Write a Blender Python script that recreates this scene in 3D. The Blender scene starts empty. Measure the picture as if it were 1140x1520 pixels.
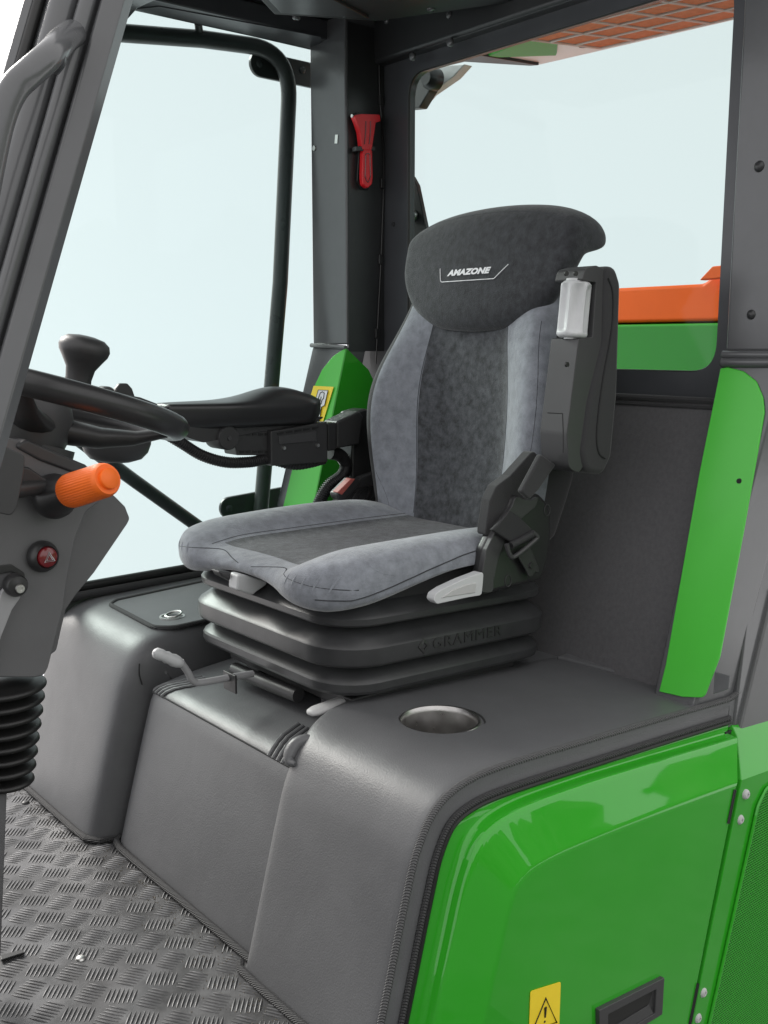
import bpy, bmesh, math, random
from mathutils import Vector, Matrix
from mathutils.bvhtree import BVHTree
random.seed(7)
scene = bpy.context.scene
COL = scene.collection

# ---------------------------------------------------------------- camera, world, sun, exposure
F_PX = 1526.5
PITCH = math.radians(9.337)
YAW = math.radians(50.55)
CAM = Vector((0, 0, 0.95))
FWD = Vector((math.cos(YAW) * math.cos(PITCH), math.sin(YAW) * math.cos(PITCH), -math.sin(PITCH)))
RGT = Vector((math.sin(YAW), -math.cos(YAW), 0))
UPV = RGT.cross(FWD)
cd = bpy.data.cameras.new("camera")
cam = bpy.data.objects.new("camera", cd)
COL.objects.link(cam)
cd.sensor_fit = 'VERTICAL'
cd.sensor_height = 36.0
cd.lens = F_PX / 1520 * 36.0
cd.clip_start = 0.02
cd.clip_end = 200
m3 = Matrix((RGT, UPV, -FWD)).transposed()
cam.matrix_world = Matrix.Translation(CAM) @ m3.to_4x4()
scene.camera = cam

SUN_EL, SUN_AZ = math.radians(31), math.radians(100)      # the sun stands beyond the side window, a little ahead of the cab
world = bpy.data.worlds.new("World")
scene.world = world
world.use_nodes = True
wn, wl = world.node_tree.nodes, world.node_tree.links
wn.clear()
sky = wn.new('ShaderNodeTexSky')
sky.sky_type = 'NISHITA'
sky.sun_disc = False
sky.sun_elevation = SUN_EL
sky.sun_rotation = math.radians(90) - SUN_AZ
tcw = wn.new('ShaderNodeTexCoord'); sx_ = wn.new('ShaderNodeSeparateXYZ'); cx_ = wn.new('ShaderNodeCombineXYZ')
ab = wn.new('ShaderNodeMath'); ab.operation = 'ABSOLUTE'
mz = wn.new('ShaderNodeMath'); mz.operation = 'MULTIPLY_ADD'; mz.inputs[1].default_value = 0.7; mz.inputs[2].default_value = 0.35
wl.new(tcw.outputs['Generated'], sx_.inputs[0]); wl.new(sx_.outputs['Z'], ab.inputs[0]); wl.new(ab.outputs[0], mz.inputs[0])
wl.new(sx_.outputs['X'], cx_.inputs['X']); wl.new(sx_.outputs['Y'], cx_.inputs['Y']); wl.new(mz.outputs[0], cx_.inputs['Z'])
wl.new(cx_.outputs[0], sky.inputs['Vector'])          # an evenly overcast, bright backdrop all round
b1 = wn.new('ShaderNodeBackground'); b1.inputs['Strength'].default_value = 0.05
b2 = wn.new('ShaderNodeBackground'); b2.inputs['Color'].default_value = (1, 0.965, 0.92, 1); b2.inputs['Strength'].default_value = 1.08
ad = wn.new('ShaderNodeAddShader')
wo = wn.new('ShaderNodeOutputWorld')
wl.new(sky.outputs[0], b1.inputs['Color'])
wl.new(b1.outputs[0], ad.inputs[0]); wl.new(b2.outputs[0], ad.inputs[1])
wl.new(ad.outputs[0], wo.inputs['Surface'])
sd = bpy.data.lights.new("sun", 'SUN')
sd.energy = 3.6
sd.angle = math.radians(24)
sd.color = (1, 0.965, 0.91)
so = bpy.data.objects.new("sun", sd)
COL.objects.link(so)
sdir = Vector((math.cos(SUN_EL) * math.cos(SUN_AZ), math.cos(SUN_EL) * math.sin(SUN_AZ), math.sin(SUN_EL)))
so.rotation_euler = sdir.to_track_quat('Z', 'Y').to_euler()
so.location = sdir * 10
vs = scene.view_settings
scene.display_settings.display_device = 'sRGB'
vs.view_transform = 'Standard'
vs.look = 'None'
vs.exposure = 0.25
vs.gamma = 1.0

# ---------------------------------------------------------------- helpers
def _ray(px, py): return FWD + RGT * ((px - 570) / F_PX) - UPV * ((py - 760) / F_PX)
def onx(px, py, x):
    r = _ray(px, py); return CAM + r * (x / r.x)
def ony(px, py, y):
    r = _ray(px, py); return CAM + r * (y / r.y)
def onz(px, py, z):
    r = _ray(px, py); return CAM + r * ((z - CAM.z) / r.z)
def onlean(px, py, x0, k, z0=0.0):
    """the leaning plane x = x0 + k (z - z0)"""
    r = _ray(px, py)
    t = (x0 + k * (CAM.z - z0)) / (r.x - k * r.z)
    return CAM + r * t

WL = {}
def _link(o, parent, loc):
    COL.objects.link(o)
    if parent is not None:
        o.parent = parent
        o.matrix_parent_inverse = Matrix.Translation(-WL[parent.name])
    o.location = loc
    WL[o.name] = Vector(loc)
    return o

def thing(name, label, cat, loc, group=None):
    o = bpy.data.objects.new(name, None)
    o.empty_display_size = 0.05
    _link(o, None, Vector(loc))
    o['label'] = label; o['category'] = cat; o['kind'] = 'thing'
    if group: o['group'] = group
    return o

def tag(o, label, cat, group=None):
    o['label'] = label; o['category'] = cat; o['kind'] = 'thing'
    if group: o['group'] = group
    return o

def mk(name, verts, faces, mat, parent=None, smooth=True, angle=38, bevel=0.0, seg=2, sub=0, mats=None, midx=None, wn_=True, origin=None):
    vs_ = [Vector(v) for v in verts]
    c = Vector(origin) if origin is not None else sum(vs_, Vector()) / len(vs_)
    me = bpy.data.meshes.new(name)
    me.from_pydata([v - c for v in vs_], [], faces)
    bm = bmesh.new(); bm.from_mesh(me)
    bmesh.ops.recalc_face_normals(bm, faces=bm.faces)
    bm.to_mesh(me); bm.free()
    for m_ in (mats or [mat]): me.materials.append(m_)
    if midx: me.polygons.foreach_set('material_index', midx)
    if smooth:
        me.polygons.foreach_set('use_smooth', [True] * len(me.polygons))
        if sub == 0 and bevel == 0: me.set_sharp_from_angle(angle=math.radians(angle))
    o = bpy.data.objects.new(name, me)
    _link(o, parent, c)
    if bevel:
        b = o.modifiers.new('bevel', 'BEVEL'); b.width = bevel; b.segments = seg; b.limit_method = 'ANGLE'
        b.angle_limit = math.radians(30); b.harden_normals = True
        if smooth: me.set_sharp_from_angle(angle=math.radians(80))
    if sub:
        s = o.modifiers.new('sub', 'SUBSURF'); s.levels = sub; s.render_levels = sub
    return o

def inst(src, name, parent, loc, rot=None):
    o = bpy.data.objects.new(name, src.data)
    for m_ in src.modifiers:
        n = o.modifiers.new(m_.name, m_.type)
        if m_.type == 'BEVEL':
            n.width, n.segments, n.limit_method, n.angle_limit, n.harden_normals = m_.width, m_.segments, m_.limit_method, m_.angle_limit, m_.harden_normals
    _link(o, parent, Vector(loc))
    if rot is not None: o.rotation_euler = rot
    return o

def loft_geo(rings, cap=True, closed=True):
    n = len(rings[0]); V = []; Fc = []
    for r in rings: V += [Vector(p) for p in r]
    for i in range(len(rings) - 1):
        for j in range(n if closed else n - 1):
            k = (j + 1) % n
            Fc.append((i * n + j, i * n + k, (i + 1) * n + k, (i + 1) * n + j))
    if cap and closed:
        Fc.append(tuple(range(n))[::-1]); Fc.append(tuple((len(rings) - 1) * n + j for j in range(n)))
    return V, Fc

def loft(name, rings, mat, parent=None, cap=True, closed=True, **kw):
    V, Fc = loft_geo(rings, cap, closed)
    return mk(name, V, Fc, mat, parent, **kw)

def cr(pts, n=6, closed=False):
    """Catmull-Rom through the points"""
    P = [Vector(p) for p in pts]; out = []
    N = len(P); segs = N if closed else N - 1
    for i in range(segs):
        if closed: a, b, c, d = P[(i - 1) % N], P[i], P[(i + 1) % N], P[(i + 2) % N]
        else: a, b, c, d = P[max(i - 1, 0)], P[i], P[i + 1], P[min(i + 2, N - 1)]
        for k in range(n):
            t = k / n
            out.append(0.5 * ((2 * b) + (c - a) * t + (2 * a - 5 * b + 4 * c - d) * t * t + (3 * b - a - 3 * c + d) * t ** 3))
    if not closed: out.append(P[-1])
    return out

def fillet(pts, r, n=5, closed=False):
    """round the corners of a polyline (2-D or 3-D) with radius r (number or one per point)"""
    P = [Vector(p) for p in pts]; N = len(P); out = []
    for i in range(N):
        ri = r[i] if isinstance(r, (list, tuple)) else r
        if (not closed and i in (0, N - 1)) or ri <= 0: out.append(P[i]); continue
        a, b, c = P[i - 1], P[i], P[(i + 1) % N]
        u, v = (a - b), (c - b)
        lu, lv = u.length, v.length
        u /= lu; v /= lv
        ang = u.angle(v)
        d = min(ri / math.tan(ang / 2), lu * 0.48, lv * 0.48)
        p0, p1 = b + u * d, b + v * d
        for k in range(n + 1):
            t = k / n
            out.append((1 - t) ** 2 * p0 + 2 * t * (1 - t) * b + t * t * p1)
    return out

def tube_geo(path, r, res=10, cap=True, closed=False):
    P = [Vector(p) for p in path]; N = len(P); rings = []
    up = None
    for i in range(N):
        if closed: t = P[(i + 1) % N] - P[i - 1]
        else: t = P[min(i + 1, N - 1)] - P[max(i - 1, 0)]
        t.normalize()
        if up is None:
            up = Vector((0, 0, 1)) if abs(t.z) < 0.9 else Vector((1, 0, 0))
        up = (up - t * up.dot(t)).normalized()
        s = t.cross(up)
        rr = r[i] if isinstance(r, (list, tuple)) else r
        rings.append([P[i] + (up * math.cos(2 * math.pi * j / res) + s * math.sin(2 * math.pi * j / res)) * rr for j in range(res)])
    if closed: rings.append(rings[0])
    return loft_geo(rings, cap and not closed)

def tube(name, path, r, mat, parent=None, res=10, closed=False, cap=True, **kw):
    V, Fc = tube_geo(path, r, res, cap, closed)
    return mk(name, V, Fc, mat, parent, **kw)

def prism_geo(pts, o, u, v, depth):
    o, u, v = Vector(o), Vector(u), Vector(v)
    n = u.cross(v).normalized()
    a = [o + u * p[0] + v * p[1] for p in pts]
    b = [p + n * depth for p in a]
    N = len(pts)
    Fc = [tuple(range(N))[::-1], tuple(range(N, 2 * N))] + [(i, (i + 1) % N, N + (i + 1) % N, N + i) for i in range(N)]
    return a + b, Fc

def prism(name, pts, o, u, v, depth, mat, parent=None, **kw):
    V, Fc = prism_geo(pts, o, u, v, depth)
    return mk(name, V, Fc, mat, parent, **kw)

def slab(name, pts3, d, mat, parent=None, **kw):
    """a plate: 3-D outline pts3 pushed along vector d"""
    a = [Vector(p) for p in pts3]; d = Vector(d); b = [p + d for p in a]; N = len(a)
    Fc = [tuple(range(N))[::-1], tuple(range(N, 2 * N))] + [(i, (i + 1) % N, N + (i + 1) % N, N + i) for i in range(N)]
    return mk(name, a + b, Fc, mat, parent, **kw)

def box_geo(lo, hi):
    x0, y0, z0 = lo; x1, y1, z1 = hi
    V = [Vector(p) for p in [(x0, y0, z0), (x1, y0, z0), (x1, y1, z0), (x0, y1, z0), (x0, y0, z1), (x1, y0, z1), (x1, y1, z1), (x0, y1, z1)]]
    return V, [(3, 2, 1, 0), (4, 5, 6, 7), (0, 1, 5, 4), (1, 2, 6, 5), (2, 3, 7, 6), (3, 0, 4, 7)]

def box(name, lo, hi, mat, parent=None, bevel=0.004, **kw):
    V, Fc = box_geo(lo, hi)
    return mk(name, V, Fc, mat, parent, bevel=bevel, **kw)

def lathe_geo(prof, o, axis, res=32, cap=False):
    o, ax = Vector(o), Vector(axis).normalized()
    t = Vector((0, 0, 1)) if abs(ax.z) < 0.9 else Vector((1, 0, 0))
    u = ax.cross(t).normalized(); v = ax.cross(u)
    rings = [[o + ax * h + (u * math.cos(2 * math.pi * j / res) + v * math.sin(2 * math.pi * j / res)) * max(r, 1e-5) for j in range(res)] for r, h in prof]
    return loft_geo(rings, cap)

def lathe(name, prof, o, axis, mat, parent=None, res=32, **kw):
    V, Fc = lathe_geo(prof, o, axis, res)
    return mk(name, V, Fc, mat, parent, **kw)

def merge(*geos):
    V, Fc = [], []
    for v, f in geos:
        k = len(V); V += list(v); Fc += [tuple(i + k for i in q) for q in f]
    return V, Fc

def text_mesh(s, size, bold=0.0, shear=0.0, spacing=1.0, xs=1.0):
    """flat lettering as (verts, faces) in the xy plane, centred"""
    c = bpy.data.curves.new("lettering", 'FONT')
    c.body = s; c.size = size; c.offset = bold; c.shear = shear; c.space_character = spacing
    c.align_x = 'CENTER'; c.align_y = 'CENTER'; c.resolution_u = 3
    o = bpy.data.objects.new("lettering", c)
    COL.objects.link(o)
    bpy.context.view_layer.update()
    me = o.to_mesh()
    V = [(v.co.x * xs, v.co.y) for v in me.vertices]; Fc = [tuple(p.vertices) for p in me.polygons]
    o.to_mesh_clear()
    bpy.data.objects.remove(o); bpy.data.curves.remove(c)
    return V, Fc

def bvh_of(o):
    bpy.context.view_layer.update()
    dg = bpy.context.evaluated_depsgraph_get()
    e = o.evaluated_get(dg)
    me = e.to_mesh()
    b = BVHTree.FromPolygons([o.location + v.co if o.parent is None else e.matrix_world @ v.co for v in me.vertices], [tuple(p.vertices) for p in me.polygons])
    e.to_mesh_clear()
    return b

def cast(b, p, d, back=0.0):
    """first hit from p along d, drawn back a little towards p"""
    d = Vector(d).normalized()
    h = b.ray_cast(Vector(p), d)
    return (h[0] - d * back) if h[0] is not None else None

# ---------------------------------------------------------------- materials
def mat(name, col, rough=0.5, metal=0.0, var=0.0, vscale=30.0, bump=0.0, bscale=300.0, bdist=0.001, sheen=0.0, coat=0.0, rvar=0.0, spec=0.5, wave=None, col2=None, detail=4, aniso=0, coat_rough=0.05, wrinkle=None):
    m = bpy.data.materials.new(name); m.use_nodes = True
    N, L = m.node_tree.nodes, m.node_tree.links
    p = N['Principled BSDF']
    c = (*col, 1)
    p.inputs['Base Color'].default_value = c
    p.inputs['Roughness'].default_value = rough
    p.inputs['Metallic'].default_value = metal
    p.inputs['Specular IOR Level'].default_value = spec
    if sheen:
        p.inputs['Sheen Weight'].default_value = sheen; p.inputs['Sheen Roughness'].default_value = 0.4
    if coat:
        p.inputs['Coat Weight'].default_value = coat; p.inputs['Coat Roughness'].default_value = coat_rough
    tc = N.new('ShaderNodeTexCoord')
    geo = tc.outputs['Object']
    if var or col2:
        n1 = N.new('ShaderNodeTexNoise'); n1.inputs['Scale'].default_value = vscale; n1.inputs['Detail'].default_value = detail
        n1.inputs['Roughness'].default_value = 0.65
        L.new(geo, n1.inputs['Vector'])
        r = N.new('ShaderNodeValToRGB')
        a = tuple(max(x * (1 - var), 0) for x in col); b = col2 or tuple(x * (1 + var) for x in col)
        r.color_ramp.elements[0].position = 0.33; r.color_ramp.elements[1].position = 0.67
        r.color_ramp.elements[0].color = (*a, 1); r.color_ramp.elements[1].color = (*b, 1)
        L.new(n1.outputs['Fac'], r.inputs['Fac']); L.new(r.outputs['Color'], p.inputs['Base Color'])
    if rvar:
        n3 = N.new('ShaderNodeTexNoise'); n3.inputs['Scale'].default_value = vscale * 0.6; n3.inputs['Detail'].default_value = 5
        L.new(geo, n3.inputs['Vector'])
        mr = N.new('ShaderNodeMapRange')
        mr.inputs['To Min'].default_value = max(rough - rvar, 0.02); mr.inputs['To Max'].default_value = min(rough + rvar, 1)
        mr.inputs['From Min'].default_value = 0.3; mr.inputs['From Max'].default_value = 0.7
        L.new(n3.outputs['Fac'], mr.inputs['Value']); L.new(mr.outputs[0], p.inputs['Roughness'])
    if bump or wave:
        bp = N.new('ShaderNodeBump'); bp.inputs['Strength'].default_value = bump or 0.5; bp.inputs['Distance'].default_value = bdist
        if wave:
            w = N.new('ShaderNodeTexWave'); w.inputs['Scale'].default_value = wave[0]; w.bands_direction = wave[1]
            w.inputs['Distortion'].default_value = wave[2]
            L.new(geo, w.inputs['Vector']); L.new(w.outputs['Fac'], bp.inputs['Height'])
        else:
            n2 = N.new('ShaderNodeTexNoise'); n2.inputs['Scale'].default_value = bscale; n2.inputs['Detail'].default_value = 3
            L.new(geo, n2.inputs['Vector']); L.new(n2.outputs['Fac'], bp.inputs['Height'])
        if wrinkle:
            n4 = N.new('ShaderNodeTexNoise'); n4.inputs['Scale'].default_value = wrinkle[0]; n4.inputs['Detail'].default_value = 3
            n4.inputs['Distortion'].default_value = 0.8
            L.new(geo, n4.inputs['Vector'])
            b2_ = N.new('ShaderNodeBump'); b2_.inputs['Strength'].default_value = wrinkle[2]; b2_.inputs['Distance'].default_value = wrinkle[1]
            L.new(n4.outputs['Fac'], b2_.inputs['Height']); L.new(b2_.outputs['Normal'], bp.inputs['Normal'])
        L.new(bp.outputs['Normal'], p.inputs['Normal'])
    return m

M = dict(
    vinyl=mat('grey_vinyl', (0.114, 0.116, 0.121), 0.44, var=0.06, vscale=10, bump=0.5, bscale=420, bdist=0.0009, rvar=0.05, wrinkle=(9, 0.006, 0.16)),
    vinyl_seam=mat('dark_thread', (0.02, 0.02, 0.021), 0.8),
    velour_seam=mat('grey_thread', (0.05, 0.053, 0.06), 0.9),
    piping=mat('braided_piping', (0.105, 0.105, 0.108), 0.7, wave=(130, 'DIAGONAL', 1.0), bump=0.9, bdist=0.002),
    piping_dark=mat('dark_braided_piping', (0.05, 0.05, 0.052), 0.75, wave=(130, 'DIAGONAL', 1.0), bump=0.9, bdist=0.002),
    velour=mat('light_grey_velour', (0.225, 0.24, 0.27), 0.9, var=0.22, vscale=46, bump=0.7, bscale=480, bdist=0.0014, sheen=0.55, detail=9, wrinkle=(22, 0.006, 0.3)),
    velour_dark=mat('charcoal_velour', (0.060, 0.064, 0.071), 0.9, var=0.58, vscale=62, bump=0.7, bscale=480, bdist=0.0014, sheen=0.35, detail=10, wrinkle=(22, 0.005, 0.3)),
    velour_head=mat('black_velour', (0.036, 0.038, 0.043), 0.92, var=0.38, vscale=70, bump=0.8, bscale=440, bdist=0.0014, sheen=0.3, detail=10, wrinkle=(20, 0.004, 0.3)),
    fabric_trim=mat('black_woven_fabric', (0.036, 0.036, 0.038), 0.9, bump=0.6, bscale=700, sheen=0.2),
    bellow=mat('moulded_rubber', (0.038, 0.039, 0.041), 0.34, var=0.15, vscale=20, bump=0.25, bscale=420, bdist=0.0006, rvar=0.06),
    emblem=mat('polished_rubber', (0.026, 0.026, 0.027), 0.35),
    plastic=mat('black_plastic', (0.033, 0.033, 0.034), 0.45, bump=0.3, bscale=700, bdist=0.0004, rvar=0.06),
    plastic_mid=mat('dark_grey_plastic', (0.050, 0.050, 0.052), 0.45, bump=0.25, bscale=700, bdist=0.0004, rvar=0.05),
    plastic_soft=mat('soft_touch_plastic', (0.026, 0.026, 0.027), 0.34, bump=0.15, bscale=500, bdist=0.0004, rvar=0.05),
    column=mat('grey_console_plastic', (0.13, 0.13, 0.135), 0.42, var=0.05, vscale=8, bump=0.3, bscale=620, bdist=0.0005),
    plastic_light=mat('light_grey_plastic', (0.58, 0.59, 0.60), 0.42, var=0.03, vscale=40),
    plastic_pale=mat('pale_grey_plastic', (0.50, 0.50, 0.50), 0.5, var=0.04, vscale=40),
    rubber=mat('black_rubber', (0.012, 0.012, 0.012), 0.42),
    hose=mat('ribbed_hose', (0.014, 0.014, 0.015), 0.5),
    paint=mat('dark_grey_paint', (0.062, 0.065, 0.072), 0.33, var=0.06, vscale=12, bump=0.12, bscale=90, bdist=0.0008, rvar=0.06, spec=0.6),
    paint_dark=mat('black_painted_steel', (0.032, 0.033, 0.035), 0.36, var=0.08, vscale=12, bump=0.12, bscale=110, bdist=0.0007, rvar=0.06),
    paint_mid=mat('satin_grey_paint', (0.102, 0.104, 0.109), 0.20, var=0.05, vscale=12, bump=0.10, bscale=90, bdist=0.0008, rvar=0.06, spec=0.6),
    tube=mat('satin_black_tube', (0.085, 0.085, 0.086), 0.32, bump=0.1, bscale=120, bdist=0.0005, rvar=0.06),
    green=mat('glossy_green_paint', (0.030, 0.36, 0.018), 0.28, var=0.025, vscale=5, coat=1.0, spec=0.08, bump=0.025, bscale=22, bdist=0.002, coat_rough=0.03),
    green_trim=mat('sky_lit_green_paint', (0.075, 0.52, 0.05), 0.30, var=0.03, vscale=6, coat=0.5, spec=0.2, bump=0.03, bscale=25, bdist=0.002, coat_rough=0.22),  # the same green with sky light on the trim put into a lighter base
    green_dark=mat('green_mesh_paint', (0.03, 0.36, 0.018), 0.45),
    mesh_hole=mat('dark_mesh_backing', (0.008, 0.02, 0.007), 0.9),
    orange=mat('orange_paint', (0.98, 0.135, 0.006), 0.45, var=0.04, vscale=4, spec=0.15),
    orange_plastic=mat('orange_plastic', (1.0, 0.175, 0.012), 0.5, var=0.02, vscale=30),
    red=mat('red_plastic', (0.88, 0.018, 0.028), 0.35),
    red_dark=mat('dark_red_button', (0.16, 0.008, 0.012), 0.25, coat=0.6),
    red_buckle=mat('buckle_red', (0.42, 0.10, 0.085), 0.45),
    yellow=mat('yellow_sticker', (0.95, 0.71, 0.03), 0.4, var=0.02, vscale=40),
    black_ink=mat('black_print', (0.012, 0.012, 0.012), 0.5),
    white_ink=mat('white_print', (0.80, 0.80, 0.82), 0.5),
    steel=mat('brushed_steel', (0.45, 0.44, 0.43), 0.33, metal=1.0, var=0.06, vscale=60, rvar=0.07),
    zinc=mat('zinc_bolt', (0.62, 0.62, 0.60), 0.35, metal=1.0),
    lever=mat('grey_coated_lever', (0.33, 0.33, 0.34), 0.4),
    tread=mat('tread_plate', (0.095, 0.095, 0.098), 0.47, metal=0.6, var=0.55, vscale=11, bump=0.10, bscale=140, bdist=0.0006, rvar=0.13, detail=7),
    tread_bar=mat('worn_tread_bar', (0.11, 0.11, 0.113), 0.42, metal=0.6, var=0.35, vscale=30, rvar=0.1),
    filter=mat('orange_filter_weave', (0.80, 0.31, 0.15), 0.8, var=0.12, vscale=60, wave=(45, 'DIAGONAL', 0.5), bump=0.8, bdist=0.003),
    white_paint=mat('white_paint', (0.93, 0.93, 0.93), 0.35, var=0.02, vscale=5),
    leafage=mat('tree_leafage', (0.07, 0.10, 0.045), 0.9, var=0.5, vscale=2.5),
    dirt=mat('dry_dirt', (0.16, 0.14, 0.11), 0.95, var=0.4, vscale=200),
    asphalt=mat('asphalt', (0.11, 0.11, 0.109), 0.9, var=0.2, vscale=6, bump=0.5, bscale=80, bdist=0.01),
    panel=mat('woven_panel', (0.095, 0.093, 0.098), 0.85, var=0.10, vscale=120, bump=0.5, bscale=700, bdist=0.0008, sheen=0.15),
    liner=mat('charcoal_liner', (0.020, 0.021, 0.022), 0.55, bump=0.3, bscale=400, bdist=0.0006),
    webbing=mat('belt_webbing', (0.028, 0.028, 0.03), 0.7, wave=(120, 'X', 0), bump=0.6, bdist=0.001),
)

def glass(name, tint):
    m = bpy.data.materials.new(name); m.use_nodes = True
    N, L = m.node_tree.nodes, m.node_tree.links
    N.clear()
    out = N.new('ShaderNodeOutputMaterial'); mx = N.new('ShaderNodeMixShader')
    tr = N.new('ShaderNodeBsdfTransparent'); tr.inputs['Color'].default_value = (*tint, 1)
    gl = N.new('ShaderNodeBsdfGlossy'); gl.inputs['Roughness'].default_value = 0.0; gl.inputs['Color'].default_value = (1, 1, 1, 1)
    lw = N.new('ShaderNodeLayerWeight'); lw.inputs['Blend'].default_value = 0.5
    pw = N.new('ShaderNodeMath'); pw.operation = 'POWER'; pw.inputs[1].default_value = 4.0
    ma = N.new('ShaderNodeMath'); ma.operation = 'MULTIPLY_ADD'; ma.inputs[1].default_value = 0.2; ma.inputs[2].default_value = 0.007
    L.new(lw.outputs['Facing'], pw.inputs[0]); L.new(pw.outputs[0], ma.inputs[0])
    L.new(ma.outputs[0], mx.inputs['Fac']); L.new(tr.outputs[0], mx.inputs[1]); L.new(gl.outputs[0], mx.inputs[2])
    L.new(mx.outputs[0], out.inputs['Surface'])
    return m
M['glass'] = glass('tinted_glass', (0.722, 0.777, 0.769))

# ---------------------------------------------------------------- setting: ground and cab floor
V = [(8.5 * math.cos(a), 8.5 * math.sin(a), -1.1) for a in [2 * math.pi * i / 96 for i in range(96)]]
V = [(x - 3.2, y - 3.6, z) for x, y, z in V] + [(x - 3.2, y - 3.6, z - 0.1) for x, y, z in V]
g = mk('ground', V, [tuple(range(96)), tuple(range(96, 192))[::-1]] + [(i, i + 96, (i + 1) % 96 + 96, (i + 1) % 96) for i in range(96)], M['asphalt'])
g['kind'] = 'structure'
# the row of trees across the yard, which the glossy door mirrors
def wob(a, b): return 0.5 * math.sin(a * 1.7 + 3 * math.sin(b * 0.9)) + 0.35 * math.sin(a * 3.9 + b * 2.3) + 0.22 * math.sin(a * 9.1 - b * 6.7)
tv, tf = [], []
NA, NB = 150, 26
for i in range(NA):
    a = math.radians(206 + 140 * i / (NA - 1))
    top = 2.0 + 1.2 * wob(i * 0.16, 2.0) + 0.5 * wob(i * 0.55, 7.0)
    for j in range(NB):
        t = j / (NB - 1)
        r = 15 + 0.9 * wob(i * 0.35, t * 7) + random.uniform(-0.25, 0.25) + 1.3 * (2 * t - 1) ** 2 * (1 if t > 0.5 else 0)
        tv.append(Vector((1.0 + r * math.cos(a), 1.0 + r * math.sin(a), -1.1 + (top + 1.1) * t + random.uniform(-0.12, 0.12) * t)))
for i in range(NA - 1):
    for j in range(NB - 1): tf.append((i * NB + j, (i + 1) * NB + j, (i + 1) * NB + j + 1, i * NB + j + 1))
tl_ = mk('treeline', tv, tf, M['leafage'], None, smooth=False)
sl_ = tl_.modifiers.new('thick', 'SOLIDIFY'); sl_.thickness = 0.8; sl_.offset = 1
tl_['kind'] = 'stuff'; tl_['label'] = 'dark row of trees across the yard facing the cab'

fl = box('floor', (-0.3, 0.55, -0.006), (0.98, 2.2, 0.0), M['tread'], None, bevel=0.001)
fl['kind'] = 'structure'
# five-bar style tread: raised lens bars in groups, turned 45 degrees from group to group
geos_v, geos_f = [], []
def tread_bar(cx, cy, ang, L, w, h):
    k = len(geos_v)
    ca, sa = math.cos(ang), math.sin(ang)
    pts = []
    for t in (-1, -0.55, 0, 0.55, 1):
        hw = w * math.sqrt(max(1 - t * t * 0.92, 0.05)) / 2
        hh = h * (1 - 0.75 * t * t)
        for s, z in ((-1, 0.0002), (-0.35, hh), (0.35, hh), (1, 0.0002)):
            a, b = t * L / 2, s * hw
            pts.append(Vector((cx + a * ca - b * sa, cy + a * sa + b * ca, z)))
    geos_v.extend(pts)
    for i in range(4):
        for j in range(3):
            q = k + i * 4 + j
            geos_f.append((q, q + 4, q + 5, q + 1))
PA, PB = 0.068, 0.066
for i in range(-2, 12):
    for j in range(0, 24):
        for half in (0, 1):
            cx = 0.05 + (i + 0.5 * half) * PB
            cy = 0.70 + (j + 0.5 * half) * PA
            if cx > 0.86 or cy > 2.16: continue
            ang = math.radians(49 if half == 0 else -58)
            for q in range(-3, 4):
                off = q * 0.0066
                tread_bar(cx - off * math.sin(ang), cy + off * math.cos(ang), ang, 0.036 * (1 - 0.04 * abs(q)), 0.0038, 0.0018)
tb = mk('tread_bar', geos_v, geos_f, M['tread_bar'], fl, angle=60)
tb['kind'] = 'stuff'
for px, py in ((120, 1423), (38, 1192)):
    p = onz(px, py, 0)
    lathe('rivet', [(0.0, 0.0042), (0.004, 0.004), (0.0068, 0.0028), (0.0085, 0.0), (0.0085, -0.003)], p, (0, 0, 1), M['zinc'] if px == 120 else M['plastic'], fl, res=20)

fw = box('unseen_front_cowl', (0.10, 0.98, 0.0), (0.16, 2.12, 0.50), M['plastic_mid'], None, bevel=0.015)  # front wall out of view, added to shade the console fronts and floor
fw['kind'] = 'structure'

# grit gathered along the foot of the consoles
dv, df = [], []
def edge_x(y): return 0.742 if y < 1.26 else (0.768 if y < 1.76 else 0.732)
for i in range(900):
    y = random.uniform(0.96, 2.12)
    x = edge_x(y) - 0.008 - random.expovariate(1 / 0.028)
    if x < 0.2: continue
    s = random.uniform(0.0005, 0.0016); k = len(dv)
    for a in range(3): dv.append(Vector((x + s * math.cos(a * 2.1 + i), y + s * math.sin(a * 2.1 + i), 0.0001)))
    dv.append(Vector((x, y, s * 1.2)))
    df += [(k, k + 1, k + 3), (k + 1, k + 2, k + 3), (k + 2, k, k + 3)]
dt = mk('dirt', dv, df, M['dirt'], None, smooth=False); dt['kind'] = 'stuff'; dt['label'] = 'fine grit on the tread plate along the consoles'

# ---------------------------------------------------------------- padded consoles
def profile(pts, n=7): return [(p.x, p.y) for p in cr([Vector((a, b)) for a, b in pts], n)]
def norms(prof):
    out = []
    for i in range(len(prof)):
        a, b = prof[max(i - 1, 0)], prof[min(i + 1, len(prof) - 1)]
        t = Vector((b[0] - a[0], b[1] - a[1])).normalized()
        out.append((t.y, -t.x))
    return out
def sweep(prof, cross):
    """cross: list of (y or function of the share along the profile, depth below the surface)"""
    nn = norms(prof); rings = []
    for i, (p, n) in enumerate(zip(prof, nn)):
        s = i / (len(prof) - 1)
        rings.append([(p[0] + n[0] * d, (y(s) if callable(y) else y), p[1] + n[1] * d) for y, d in cross])
    return rings
def along(prof, y, d):
    nn = norms(prof)
    L = len(prof) - 1
    return [(p[0] + n[0] * d, (y(i / L) if callable(y) else y), p[1] + n[1] * d) for i, (p, n) in enumerate(zip(prof, nn))]

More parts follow.
